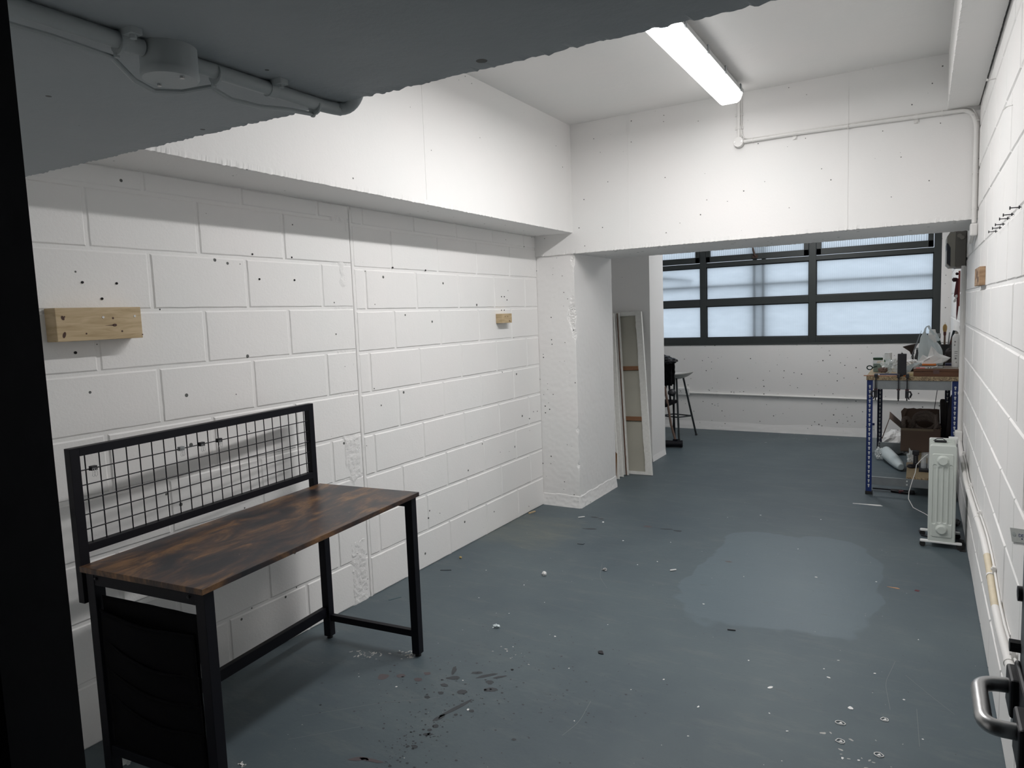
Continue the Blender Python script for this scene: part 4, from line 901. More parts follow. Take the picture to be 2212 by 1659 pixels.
# --- on the bench top
def T1(name, label, cat, loc, b, mat, **k): return tag(b.build(name, mat, loc=loc, **k), label, cat)
wx = thing('wooden_case', 'flat dark wooden case on the right front of the bench', 'case', (2.69, 6.22, TZ))
b = MB(); b.box(-.148, .143, -.155, .145, 0, .036); b.build('body', M_wbox, wx, bevel=.0015)
b = MB(); b.box(-.149, .144, -.156, .146, .038, .058); b.m = [0, 1, 0, 0, 0, 0]; b.build('lid', [M_wbox, M_wbox_top], wx, bevel=.0015)
b = MB(); b.box(-.02, .02, -.158, -.155, .02, .05); b.build('tape', plain('brown_tape', (.10, .055, .05), .4), wx)
CZ = TZ+.058
b = MB(); b.box(-.030, .030, -.009, .009, 0, .006); T1('pencil_tin', 'coral pink strip-shaped tin on the wooden case', 'tin', (2.587, 6.10, CZ), b, M_pink, bevel=.003)
nb = thing('notebook', 'white notebook with dark cover lying on the wooden case', 'notebook', (2.655, 6.20, CZ), R(3))
b = MB(); b.box(-.075, .075, -.05, .05, .003, .013); b.build('pages', M_paper, nb); b = MB(); b.box(-.078, .078, -.053, .053, 0, .003); b.box(-.078, .078, -.053, .053, .013, .016); b.build('cover', M_blackpl, nb)
b = MB(); b.box(-.048, .045, -.04, .04, 0, .011); T1('orange_box', 'flat bright orange box on top of the white notebook', 'box', (2.645, 6.22, CZ+.016), b, M_orange, bevel=.001)
b = MB(); b.grid(lambda a, c: (-.035+a*.085, -.01+c*.02-.004, .002+.022*max(0, a-.55)*2+.001*sin(c*9)), 14, 4); o = T1('receipt', 'white printed slip curling off the front of the notebook', 'paper', (2.650, 6.125, CZ), b, M_paper, solid=.001)
b = MB(); [b.box(x-.003, x+.003, -.0145, -.0135, .0025, .008) for x in (-.012, .004)]; b.build('print_mark', M_dark, o)
def sheet(fn, n=16): b = MB(); b.grid(fn, n, n, smooth=False); return b
# crumpled white paper on the notebook
b = MB(); b.add([(-.09, 0, .02), (-.055, -.01, .078), (-.02, .02, .06), (0, .0, .150), (.03, .02, .115), (.045, .01, .09), (.13, .0, .055), (.10, -.01, .025), (.07, -.045, .018), (.0, -.05, .012), (-.06, -.04, .012), (.02, -.035, .075), (.075, -.03, .055), (-.03, -.035, .05)],
 [(0, 10, 13, 1), (1, 13, 2), (2, 13, 11, 3), (3, 11, 4), (4, 11, 12, 5), (5, 12, 6), (6, 12, 8, 7), (12, 11, 9, 8), (11, 13, 10, 9)]); 
T1('crumpled_paper', 'crumpled white paper standing up on top of the orange box', 'paper', (2.655, 6.27, CZ+.014), b, M_paper, solid=.001)
b = MB(); b.tube([(-.02, 0, 0), (.02, .0, .022)], .0016, 6); T1('pencil', 'short black pencil stub lying on the crumpled paper', 'pencil', (2.628, 6.218, CZ+.045), b, M_blackpl)
b = MB(); b.add([(-.07, 0, -.002), (-.03, -.01, .05), (.05, .02, .085), (.10, .03, .09), (.04, .0, .055), (.02, -.02, .02), (-.02, -.02, .0)], [(0, 6, 1), (1, 6, 5, 2), (2, 5, 4, 3)]); T1('plastic_wrap', 'pale green folded plastic wrap left of the wooden case', 'wrap', (2.50, 6.2, TZ+.006), b, M_bag, solid=.002)
# carrier bag
def bagf(a, c):
    th = a*2*pi; prof = [(.0, .78), (.25, 1.0), (.55, .95), (.72, .80), (.86, .52), (1.0, .22)]
    for i in range(len(prof)-1):
        if prof[i][0] <= c <= prof[i+1][0]: t = (c-prof[i][0])/(prof[i+1][0]-prof[i][0]); k = prof[i][1]*(1-t)+prof[i+1][1]*t
    fold = 1+.10*sin(5*th+c*3)+.05*sin(11*th)+.06*nz(cos(th)*2, sin(th)*2, c*4)
    return (.083*k*fold*cos(th)-.018*c*c*1.6, .055*k*fold*sin(th), .30*c*(1-.0*cos(th))+(.03*cos(th)*-1 if c > .8 else 0))
cb = thing('carrier_bag', 'milky white plastic carrier bag standing on the bench', 'bag', (2.655, 6.58, TZ))
b = MB(); b.grid(bagf, 64, 26); b.build('bag_body', M_bag, cb)
b = MB()
def strap(pts, w=.014):
    P = [Vector(p) for p in pts]; b.grid(lambda a, c: tuple(P[int(round(a*(len(P)-1)))]+Vector((w*(c-.5), .004*nz(a*5, c), w*.4*(c-.5)))), len(P)-1, 3)
strap(rpath([(-.045, -.01, .285), (-.040, -.01, .345), (-.022, -.01, .372), (-.002, -.01, .33), (.055, -.01, .25)], .012, 5), .016); strap(rpath([(.0, .03, .25), (.02, .03, .31), (.055, .03, .24)], .01, 5), .03)
b.build('bag_handle', M_bag, cb)
b = MB(); b.box(-.03, .03, -.03, .03, 0, .30); b.lathe([(.022, 0), (.024, .02), (.02, .035)], c=(0, 0, .30), n=16); T1('bottle', 'bottle with pale cap standing inside the carrier bag', 'bottle', (2.665, 6.60, TZ), b, M_whitepl, bevel=.008)
# big white bottle
bt = thing('bottle', 'large white plastic squeeze bottle with small black print by the wall', 'bottle', (2.818, 6.24, CZ))
b = MB(); b.lathe([(.0255, 0), (.027, .006), (.0272, .215), (.025, .235), (.014, .252), (.010, .256)], n=28); b.build('body', M_whitepl, bt)
b = MB(); b.lathe([(.012, .254), (.012, .262), (.008, .268), (.004, .272)], n=18); b.build('nozzle', M_cu, bt)
b = MB()
rnd = random.Random(4)
for (z, h, a0, a1) in ((.190, .012, -118, -98), (.165, .010, -122, -104), (.118, .006, -112, -70), (.104, .005, -112, -72), (.085, .006, -110, -75), (.062, .014, -108, -84), (.035, .008, -95, -80)):
    for i in range(5):
        q0 = R(a0+(a1-a0)*(i+.1)/5); q1 = R(a0+(a1-a0)*(i+.8)/5); r = .0275
        b.add([(r*cos(q0), r*sin(q0), z), (r*cos(q1), r*sin(q1), z), (r*cos(q1), r*sin(q1), z+h*(.5+.5*rnd.random())), (r*cos(q0), r*sin(q0), z+h)], [(0, 1, 2, 3)])
b.build('print', plain('grey_print', (.06, .06, .06), .6), bt)
b = MB(); b.lathe([(.022, 0), (.023, .01), (.023, .16), (.008, .2), (.008, .22)], n=20); T1('bottle', 'blue plastic bottle behind the large white one', 'bottle', (2.822, 6.33, CZ), b, M_bluep)
b = MB(); b.box(-.022, .030, -.03, .03, 0, .075); T1('navy_box', 'small lilac and navy box beside the large white bottle', 'box', (2.775, 6.40, TZ), b, plain('navy_lilac', (.06, .06, .13), .5), bevel=.003)
# brush pot
bp_ = thing('brush_pot', 'dark pot crammed with handles behind the carrier bag', 'pot', (2.765, 6.82, TZ))
b = MB(); b.lathe([(.036, 0), (.042, .20), (.040, .20), (.034, .01)], n=24); b.build('pot', M_blackpl, bp_)
br = thing('paintbrush', 'tan bristled paintbrush standing bristles up in the pot', 'brush', (2.756, 6.80, TZ+.05))
b = MB(); b.lathe([(.010, .255), (.0155, .275), (.016, .300), (.008, .318)], n=16); b.lathe([(.0016, .315), (.001, .335)], n=6); b.build('bristles', M_skin, br)
b = MB(); b.lathe([(.008, .225), (.0105, .235), (.0105, .258)], n=16); b.build('ferrule', M_maroon, br)
b = MB(); b.lathe([(.006, 0), (.008, .1), (.007, .225)], n=12); b.build('handle', M_woodhd, br)
for i, (dx, dy, h, m_, lab) in enumerate(((.020, .01, .27, M_galv, 'thin steel rod standing in the brush pot'), (.028, -.01, .20, M_maroon, 'short maroon handle leaning in the brush pot'), (-.018, .012, .17, M_blackpl, 'black handle standing in the brush pot'), (.034, .015, .23, M_woodhd, 'brown tool handle leaning right in the brush pot'))):
    b = MB(); b.tube([(dx*.2, dy*.3, 0), (dx*1.3, dy, h)], .005, 8); T1('tool_handle', lab, 'tool', (2.765, 6.82, TZ+.03), b, m_)
b = MB(); b.lathe([(.03, 0), (.031, .16), (.012, .23), (.0105, .255), (.0125, .257), (.0125, .275), (.010, .277)], n=20); o = T1('bottle', 'dark green glass bottle with silver cap behind the carrier bag', 'bottle', (2.716, 6.88, TZ), b, M_greend)
b = MB(); b.lathe([(.0135, .262), (.0138, .290), (0, .290)], n=18); b.build('cap', M_galv, o)
b = MB(); b.box(-.017, .017, -.012, .012, 0, .30); T1('long_box', 'long black box leaning against the wall behind the bottles', 'box', (2.775, 7.05, TZ+.012), b, plain('black_teal_box', (.006, .016, .022), .4), rot=(0, R(12), 0), bevel=.002)
b = MB(); b.blob((0, 0, .06), .04, .03, .06, .15, 3, 4, 12); T1('spray_head', 'dark brown shape wedged between the brush pot and white bottle', 'tool', (2.797, 6.66, TZ+.06), b, M_foam)
# steel rulers leaning
for i, (p0, p1, lab) in enumerate((((2.500, 6.64, TZ+.005), (2.588, 6.70, 1.268), 'thin steel ruler leaning up against the carrier bag'), ((2.486, 6.66, TZ+.005), (2.580, 6.72, 1.246), 'second steel rod just below the leaning ruler'))):
    b = MB(); b.tube([p0, p1], .0042, 6, flat=.35); T1('steel_ruler', lab, 'ruler', None, b, M_galv)
# lamp head / bowl behind
bw = thing('desk_lamp', 'dark tilted lamp head behind the carrier bag', 'lamp', (2.525, 7.1, TZ))
b = MB(); b.lathe([(.014, 0), (.018, .03), (.055, .075), (.062, .085), (.059, .085), (.03, .05)], n=28, T=Matrix.Translation((0, 0, .10)) @ Matrix.Rotation(R(-14), 4, 'Y')); b.build('shade', M_foam, bw)
b = MB(); b.lathe([(.05, 0), (.05, .012), (.01, .018), (.008, .11)], n=20); b.build('base', M_blackpl, bw)
b = MB(); b.lathe([(.019, 0), (.020, .085), (.009, .125), (.008, .15), (.0, .15)], n=20); o = T1('bottle', 'small dark bottle with silver cap left of the carrier bag', 'bottle', (2.560, 6.82, TZ+.008), b, plain('dark_bottle', (.03, .035, .04), .2))
b = MB(); b.lathe([(.0095, .15), (.0098, .166), (0, .166)], n=14); b.build('cap', M_galv, o)
b = MB(); b.blob((0, 0, .035), .045, .05, .032, .25, 3, 9, 12, sharp=True); T1('crumpled_bag', 'crumpled white bag left of the carrier bag', 'bag', (2.530, 6.52, TZ+.025), b, M_paper)
b = MB(); b.box(-.04, .06, -.03, .03, 0, .028); T1('spool_box', 'low dark box under the crumpled white bag', 'box', (2.520, 6.52, TZ), b, M_blackpl, bevel=.003)
b = MB(); b.tube([(-.03, 0, 0), (0, -.01, .035), (.028, -.005, .012)], .009, 8); T1('black_cable', 'short loop of black cable beside the upright black speaker', 'cable', (2.505, 6.30, TZ+.01), b, M_blackpl)
# upright black speaker at the front
b = MB(); b.box(-.031, .029, -.020, .020, 0, .172); b.blob((-.002, 0, .174), .008, .006, .006, .05, n=6); T1('portable_speaker', 'upright black rectangular speaker on the front edge of the bench', 'speaker', (2.466, 6.072, TZ), b, M_blackpl, bevel=.007)
# jars, pots, bag at the left end
jr = thing('jar', 'green-filled glass jar at the left end of the bench', 'jar', (2.285, 6.42, TZ))
b = MB(); b.lathe([(.035, 0), (.038, .01), (.038, .085), (.034, .10)], n=24); b.build('glass', M_clear, jr); b = MB(); b.lathe([(.031, .002), (.034, .012), (.034, .070), (0, .072)], n=20); b.build('contents', M_green, jr)
b = MB(); b.lathe([(.036, .100), (.037, .118), (.033, .119), (0, .119)], n=24); b.build('lid', plain('dark_green_lid', (.02, .06, .025), .4), jr)
b = MB(); b.lathe([(.030, 0), (.031, .095), (.026, .10)], n=24); o = T1('tub', 'green tub with tall white screw cap behind the clear bag', 'tub', (2.355, 6.52, TZ), b, M_green)
b = MB(); b.lathe([(.0275, .098), (.0275, .150), (.0265, .153), (0, .153)], n=28); b.build('cap', M_whitepl, o)
b = MB(); b.blob((0, 0, .045), .028, .03, .045, .1, 3, 3, 12); T1('tub', 'cream tub between the green tub and the black speaker', 'tub', (2.412, 6.50, TZ+.012), b, M_card2)
b = MB(); b.blob((0, 0, 0), .058, .05, .042, .38, 2.2, 1, 22, sharp=True); b.add([(-.03, 0, .02), (-.065, -.005, .085), (-.02, .01, .10), (.0, 0, .05)], [(0, 1, 2, 3)]); T1('clear_bag', 'crumpled clear plastic bag on the left of the bench', 'bag', (2.385, 6.28, TZ+.060), b, M_film)
b = MB(); b.blob((0, 0, 0), .03, .03, .018, .3, 3, 6, 12, sharp=True); T1('crumpled_wrapper', 'brown crumpled wrapper under the clear bag', 'wrapper', (2.33, 6.22, TZ+.035), b, plain('brown_wrapper', (.16, .10, .08), .7))
b = MB(); [b.tube([(0.02*cos(a)*k, .0, .02+.016*sin(a)) for a in [i*pi/8 for i in range(17)]], .0045, 8) for k in (1,)]; b.tube([(.02, 0, .02), (.05, .02, .03), (.04, .06, .03)], .004, 8); T1('goggles', 'dark framed goggles beside the green jar', 'goggles', (2.228, 6.36, TZ+.02), b, M_greend)
b = MB(); b.box(-.065, .075, -.02, .02, .008, .013); T1('ruler', 'dark blue flat ruler lying across the bench front', 'ruler', (2.365, 6.10, TZ+.002), b, M_navyc, bevel=.001)
b = MB(); b.box(-.06, .075, -.035, .035, 0, .008); T1('paper_pad', 'thin white pad beneath the dark blue ruler', 'paper', (2.365, 6.12, TZ), b, M_paper)
b = MB(); b.box(-.016, .016, -.01, .01, 0, .014); T1('eraser', 'small white eraser beside the left clamp', 'eraser', (2.300, 6.065, TZ), b, M_paper, bevel=.003)
b = MB(); b.box(-.14, .09, -.008, .008, 0, .006); T1('wood_strip', 'thin orange-brown wood strip overhanging the bench end', 'wood strip', (2.345, 6.058, TZ), b, plain('orange_strip', (.34, .15, .08), .6))
for i, (dx, lab) in enumerate(((0, 'yellow pencil sticking out beside the wooden case'), (.012, 'second yellow pencil below the first beside the wooden case'))):
    b = MB(); b.tube([(-.02, -.01, 0), (.02, 0, .003)], .003, 6); T1('pencil', lab, 'pencil', (2.520, 6.055+dx*1.5, TZ+.004+(.012 if i == 0 else 0)), b, plain('yellow_pencil', (.45, .36, .12), .5) if i == 0 else bpy.data.materials['yellow_pencil'])
b = MB(); b.blob((0, 0, .006), .008, .006, .006, .15, n=8); b.blob((-.012, 0, .004), .005, .005, .004, .15, n=6); T1('orange_plug', 'tiny orange earplugs beside the black speaker', 'earplug', (2.492, 6.05, TZ), b, M_orange)
# bar clamps hooked on the front edge
def clamp(x, lab, lever=1, dz=0):
    t = thing('bar_clamp', lab, 'clamp', (x, 6.030, .80), 0, 'bar clamps on the bench front')
    b = MB(); b.box(-.0045, .0045, -.003, .003, -.042-dz, .155); b.build('bar', M_blackpl, t)
    b = MB(); b.prism([(-.012, -.03), (.012, -.03), (.014, .03), (-.016, .03)], -.010, .012, T=Matrix.Translation((0, .008, .150)) @ Matrix.Rotation(R(90), 4, 'Y')); b.box(-.011, .011, -.012, .04, .146, .158); b.build('fixed_jaw', M_blackpl, t, bevel=.002)
    b = MB()
    if lever == 0: b.box(-.007, .007, -.008, .01, -.03, .04)
    else:
        b.box(-.012, .012, -.010, .022, -.020, .038); b.tube([(0, -.01, .030), (lever*.022, -.018, .030), (lever*.030, -.020, .010), (lever*.020, -.018, -.015)], .007, 8); b.tube([(lever*.008, 0, -.01), (lever*.015, 0, -.032)], .005, 8)
    b.build('sliding_jaw', M_blackpl, t, bevel=.002)
    b = MB(); b.box(-.012, .012, .004, .018, .038, .046); b.build('pad', M_red, t)
clamp(2.290, 'black bar clamp hooked on the left of the bench front', -1); clamp(2.445, 'slim black bar clamp hanging under the upright speaker', 0, .003); clamp(2.502, 'black bar clamp right of the upright speaker, lever to the right', 1)

# --- on and around the lower shelf
LZ = .163
cx_ = thing('cardboard_box', 'open brown cardboard box of rope on the lower shelf', 'box', (2.595, 7.28, LZ))
b = MB(); t_ = .004
b.box(-.15, .155, -.18, -.176, 0, .215); b.box(-.15, .155, .176, .18, 0, .215); b.box(-.152, -.148, -.18, .18, 0, .215); b.box(.153, .157, -.18, .18, 0, .215); b.box(-.15, .155, -.18, .18, 0, .004); b.build('carton', M_card, cx_)
b = MB(); b.box(-.15, .10, -.1815, -.1805, .195, .214); b.build('tape', M_card2, cx_)
b = MB(); b.add([(-.15, .178, .213)]+[(-.16+.31*i/12, .20+.01*(i % 2), .345+.012*nz(i*.9)-(0.03 if i == 0 else 0)) for i in range(13)]+[(.155, .178, .213)], [tuple(range(15))[::-1]]); b.build('back_flap', M_card, cx_, solid=.004)
b = MB(); b.add([(-.152, -.17, .212), (-.245, -.15, .295), (-.25, .10, .32), (-.152, .17, .212)], [(0, 1, 2, 3)]); b.add([(-.245, -.15, .295), (-.305, -.13, .10), (-.30, -.125, .10), (-.24, -.02, .30)], [(0, 1, 2, 3)]); b.build('side_flap', M_card, cx_, solid=.004)
def rope_strands(path, R_, n=3, turns=26):
    b = MB(); P = [Vector(p) for p in path]
    # resample
    L_ = [0]
    for i in range(1, len(P)): L_.append(L_[-1]+(P[i]-P[i-1]).length)
    N_ = int(L_[-1]/.006); S = []
    for q in range(N_+1):
        d = L_[-1]*q/N_
        i = max(0, min(len(P)-2, next((j for j in range(len(P)-1) if L_[j+1] >= d), len(P)-2)))
        t = (d-L_[i])/max(1e-6, L_[i+1]-L_[i]); S.append(P[i].lerp(P[i+1], t))
    # smooth
    for _ in range(6): S = [S[0]]+[(S[i-1]+S[i]*2+S[i+1])/4 for i in range(1, len(S)-1)]+[S[-1]]
    t0 = (S[1]-S[0]).normalized(); nrm = t0.orthogonal().normalized(); F = []
    for i, p in enumerate(S):
        t = (S[min(i+1, len(S)-1)]-S[max(i-1, 0)]).normalized(); nrm = (nrm-t*nrm.dot(t)).normalized(); F.append((nrm.copy(), t.cross(nrm)))
    for k in range(n):
        pts = [S[i]+F[i][0]*R_*.5*cos(i*.006/.062*2*pi+2*pi*k/n)+F[i][1]*R_*.5*sin(i*.006/.062*2*pi+2*pi*k/n) for i in range(len(S))]
        b.tube(pts, R_*.56, 8)
    return b
path = [(-.125, -.14, .12), (-.13, -.13, .22), (-.135, -.12, .29), (-.10, -.09, .30), (-.075, -.07, .24), (-.06, -.05, .17)]
for k in range(3):
    for i in range(22):
        a = -.6*pi+i*2*pi/20; rx = .115-.012*k; path.append((.035+rx*cos(a)*-1, -.03+.10*sin(a)*.6+.02*k, .20+.095*(sin(a)+.2*k)*.75+.015*k))
path += [(.10, -.12, .16), (.13, -.10, .24), (.12, -.02, .32)]
o = rope_strands(path, .017).build('rope', M_rope, loc=(2.595, 7.28, LZ)); tag(o, 'thick brown twisted rope coiled in the open cardboard box', 'rope')
for i, (p0, p1, r, lab) in enumerate((((2.778, 7.34, .17), (2.764, 7.28, .625), .0215, 'dark foam tube standing right of the rope box'), ((2.80, 7.25, .17), (2.835, 7.05, .69), .020, 'second dark foam tube leaning right behind the first'), ((2.795, 7.40, .17), (2.790, 7.42, .58), .022, 'third dark foam tube behind the others'))):
    b = MB(); P = [Vector(p0).lerp(Vector(p1), t) for t in (0, .3, .7, .97, 1)]; b.tube(P, [r, r, r, r, r*.75], 16); T1('foam_tube', lab, 'tube', None, b, M_foam)
b = MB(); b.tube([(2.745, 7.58, .86), (2.695, 7.53, .40)], .0032, 6); T1('thin_rod', 'thin dark rod slanting behind the rope box', 'rod', None, b, M_blackpl)
# white sheeting on the floor behind
b = MB(); b.blob((2.36, 7.86, .10), .13, .14, .115, .12, 2, 4, 16, sharp=True); T1('white_sheeting', 'heap of white plastic sheeting on the floor behind the bench', 'sheeting', None, b, M_paper)
b = MB(); b.blob((2.63, 7.82, .05), .125, .16, .055, .14, 2, 8, 16, sharp=True); T1('white_sheeting', 'low flat fold of white sheeting right of the heap', 'sheeting', None, b, M_paper)
b = MB(); b.lathe([(.03, 0), (.033, .02), (.033, .18), (.012, .26), (.012, .29)], n=24); o = T1('plastic_bottle', 'clear plastic bottle on the floor outside the rear post', 'bottle', (2.185, 7.78, 0), b, M_clear)
b = MB(); b.lathe([(.014, .285), (.014, .305), (0, .305)], n=14); b.build('cap', M_navyc, o)
wv = thing('wrapped_bundle', 'milky shrink-wrapped bottle on the floor under the bench', 'bundle', (2.39, 7.20, .055))
b = MB(); b.tube([(-.085, .32, .035), (-.075, .28, .030), (-.05, .17, .015), (-.0, .02, .0), (.035, -.10, -.008), (.058, -.18, -.018), (.062, -.195, -.018)], [.025, .045, .056, .054, .046, .032, .026], 20)
b.v = [(x+.004*nz(x*50, y*50, z*50), y, z+.004*nz(x*40, y*60, z*40, )) for x, y, z in b.v]; b.build('wrap', M_bag, wv)
b = MB(); b.lathe([(.022, 0), (.024, .012), (.0, .014)], n=16, T=Matrix.Translation((.060, -.192, -.018)) @ Vector((.3, -1, -.05)).to_track_quat('Z', 'Y').to_matrix().to_4x4()); b.build('cap', M_bag, wv)
b = MB(); b.blob((2.262, 7.50, .05), .035, .06, .045, .4, 3, 2, 14, sharp=True); T1('clear_bag', 'small crumpled clear bag beside the rear post foot', 'bag', None, b, M_film)
# tools and tray on chipboard
tl = thing('power_tool', 'black battery tool with ribbed grip on the lower shelf', 'tool', (2.56, 6.43, LZ))
b = MB(); b.box(-.010, .024, -.02, .02, .02, .132); b.build('grip', M_blackpl, tl, bevel=.004); b = MB(); b.box(-.018, .030, -.024, .024, .108, .140); b.build('battery', M_blackpl, tl, bevel=.003)
b = MB(); [b.box(.0, .012, -.0215, -.0195, .045+.012*i, .048+.012*i) for i in range(5)]; b.build('rib', M_galv, tl)
b = MB(); b.blob((-.025, -.02, .012), .030, .035, .016, .1, 3, 2, 10); b.blob((.0, .0, .012), .03, .03, .012, .1, 3, 2, 10); b.build('base', M_blackpl, tl)
b = MB(); b.blob((0, 0, .06), .026, .03, .055, .35, 3, 7, 14, sharp=True); T1('clear_bag', 'crinkled clear bag standing left of the battery tool', 'bag', (2.535, 6.52, LZ), b, M_film)
b = MB(); b.box(-.03, .02, -.02, .02, 0, .03); T1('card_scrap', 'torn beige card scrap left of the battery tool', 'card', (2.53, 6.47, LZ), b, M_card2, bevel=.004)
tr_ = thing('tray', 'black tray of clear plastic cups on the lower shelf', 'tray', (2.655, 6.40, LZ))
b = MB(); b.box(-.065, .09, -.13, .12, 0, .022); b.build('base', M_blackpl, tr_, bevel=.003)
for i in range(3):
    for j in range(2):
        o = thing('plastic_cup', 'clear upside-down plastic cup in the tray, %s row, %s' % (('front', 'rear')[j], ('left', 'middle', 'right')[i]), 'cup', (2.622+.045*i, 6.335+.07*j, LZ+.023), 0, 'clear plastic cups in the tray')
        b = MB(); b.lathe([(.021, 0), (.019, .075), (.014, .078), (0, .079)], n=16); b.build('wall', M_clear, o)
b = MB(); b.lathe([(.045, 0), (.050, .02), (.050, .03), (.045, .03), (.03, .012)], n=20); T1('foil_dish', 'shiny clear dish stacked on the plastic cups', 'dish', (2.655, 6.37, LZ+.104), b, M_clear)
# clamps on floor under the front beam
fc = thing('bar_clamp', 'black and red bar clamp lying on the floor under the bench', 'clamp', (2.42, 6.21, 0))
b = MB(); b.box(-.15, .14, -.004, .004, .010, .020); b.build('bar', M_blackpl, fc); b = MB(); b.box(-.02, .06, -.015, .015, 0, .022); b.box(.10, .145, -.03, .03, 0, .02); b.tube([(-.02, -.02, .012), (.06, -.04, .01), (.13, -.05, .01)], .009, 8); b.build('jaw', M_blackpl, fc, bevel=.003)
b = MB(); b.box(.035, .07, -.045, -.01, .002, .022); b.build('trigger', M_red, fc, bevel=.004)
b = MB(); b.tube([(2.645, 5.88, .385), (2.625, 5.88, .365), (2.60, 5.88, .335), (2.575, 5.88, .300), (2.568, 5.88, .24), (2.55, 5.86, .18), (2.530, 5.84, .10), (2.528, 5.82, .05), (2.56, 5.75, .006), (2.64, 5.6, .005), (2.70, 5.45, .005)], .0028, 8); T1('white_cable', 'thin white cable looping down from the bench to the floor', 'cable', None, b, M_pipe)
b = MB(); b.tube([(2.72, 5.25, .006), (2.64, 5.24, .006), (2.60, 5.17, .006), (2.615, 5.08, .006), (2.70, 5.03, .006), (2.79, 5.08, .006), (2.82, 5.2, .006), (2.80, 5.35, .006), (2.84, 5.5, .006)], .005, 8); T1('black_cable', 'black cable loop on the floor behind the heater', 'cable', None, b, M_blackpl)
b = MB(); b.blob((2.805, 5.42, .02), .030, .05, .02, .3, 4, 3, 10); T1('plug_adapter', 'black plug and adapter on the floor by the right wall', 'plug', None, b, M_blackpl)
# hanging red straps on the right wall above the bench
rs = thing('strap_bundle', 'dark red and pink straps hanging on the right wall', 'straps', (2.845, 6.62, 1.70))
b = MB(); b.box(-.010, .002, -.012, .018, -.24, .04); b.build('strap', M_pinkred, rs); b = MB(); b.tube([(-.014, -.01, -.02), (-.016, 0, -.1), (-.010, 0, -.22), (-.014, 0, -.30), (-.016, 0, -.35)], [.010, .012, .014, .009, .002], 8, flat=.6); b.tube([(-.02, 0, -.03), (-.03, 0, -.12), (-.034, 0, -.16), (-.026, 0, -.17), (-.016, 0, -.07)], .005, 6); b.build('cord', M_red, rs)
for (x, z, r) in ((-.020, .018, .011), (-.036, -.028, .017), (-.024, -.025, .012)):
    b = MB(); b.blob((x, 0, z), r, r, r, .2, 4, 3, 8); b.build('knot', plain('dark_knot', (.03, .008, .012), .8) if 'dark_knot' not in bpy.data.materials else bpy.data.materials['dark_knot'], rs)
b = MB(); b.grid(lambda a, c: (-.034+a*.016+.006*sin(c*6), -.012, -.155-c*.055+.01*a), 4, 8); b.build('tag', M_paper, rs, solid=.001)

# ================================================================ OIL HEATER
ht = thing('oil_heater', 'pale grey oil-filled radiator on castors beside the right wall', 'heater', (2.716, 4.86, 0))
ww, z0, z1 = .0715, .030, .640
def rr_poly(hw, zb, zt, r, n=6):
    P = []
    for cx, cz, a0 in ((hw-r, zt-r, 0), (-hw+r, zt-r, 90), (-hw+r, zb+r, 180), (hw-r, zb+r, 270)):
        for i in range(n+1): a = R(a0+90*i/n); P.append((cx+r*cos(a), cz+r*sin(a)))
    return P
TZY = Matrix(((1, 0, 0, 0), (0, 0, 1, 0), (0, 1, 0, 0), (0, 0, 0, 1)))
def emb(x, z):
    """pressed relief of the front panel"""
    d = 0.0
    def ss(t): t = max(0, min(1, t)); return t*t*(3-2*t)
    # raised inner field
    fx = min(x+.056, .056-x); fz = min(z-.068, .588-z); e = min(fx, fz)
    r = .012
    if fx < r and fz < r: e = r-math.hypot(r-fx, r-fz)
    d += .004*ss(e/.004)
    # four channels
    for i, cx in enumerate((-.042, -.014, .014, .042)):
        zt = .520 if i in (0, 3) else .508; zb = .150 if i in (0, 3) else .158
        hw = .0095
        zz = max(zb+hw, min(zt-hw, z)); q = math.hypot(x-cx, z-zz)-hw
        d -= .0060*ss(.5-q/.005)
    # bosses
    for cz in (.545, .118):
        q = math.hypot(x, z-cz)
        d += .008*ss((.034-q)/.010)+.007*ss((.0265-q)/.004)
    return d
b = MB(); nx, nz_ = 130, 400
def fp(a, c):
    x = -ww+a*2*ww; z = z0+c*(z1-z0)
    # pull to rounded outline
    r = .016; ex = abs(x)-(ww-r); ez = max(z-(z1-r), (z0+r)-z)
    y = -emb(x, z)
    edge = min(ww-abs(x), z1-z, z-z0)
    if ex > 0 and ez > 0:
        h = math.hypot(ex, ez)
        if h > r: x = math.copysign(ww-r+ex*r/h, x); z = (z1-r+ez*r/h) if z > .3 else (z0+r-ez*r/h)
        edge = max(0, r-h)
    y += .006*(1-min(1, edge/.006))**2
    return (x, y, z)
b.grid(fp, nx, nz_); b.f = [f[::-1] for f in b.f]
fr_ = b.build('front_panel', M_heater, ht)
for i in range(8):
    b = MB(); yy = .024+i*.034
    hw = ww*.985
    b.prism(rr_poly(hw, z0+.002, z1-.004 if i else z1-.001, .018), yy, yy+.006, T=TZY); b.f = [f[::-1] for f in b.f]
    b.prism(rr_poly(hw-.008, z0+.014, z1-.014, .014), yy-.008, yy+.014, T=TZY); b.f[-26*1-4:] = b.f[-26*1-4:]
    b.build('fin', M_heater, ht, bevel=.002)
b = MB(); b.box(-.05, .05, 0, .29, .5, .57); b.box(-.05, .05, 0, .29, .09, .15); b.build('oil_header', M_heater, ht)
b = MB(); b.box(-.070, .070, .285, .335, .20, .630); cb_ = b.build('control_box', M_whitepl, ht, bevel=.008)
b = MB(); b.box(-.045, .02, .12, .15, .637, .646); b.tube([(-.05, .14, .642), (-.03, .15, .655), (.0, .15, .656), (.015, .14, .645)], .0025, 6); b.build('handle', M_blackpl, ht, bevel=.001)
b = MB(); b.box(.035, .085, .27, .31, .615, .645); b.box(.070, .078, .255, .262, .55, .64); b.build('cord_hook', M_whitepl, ht, bevel=.003)
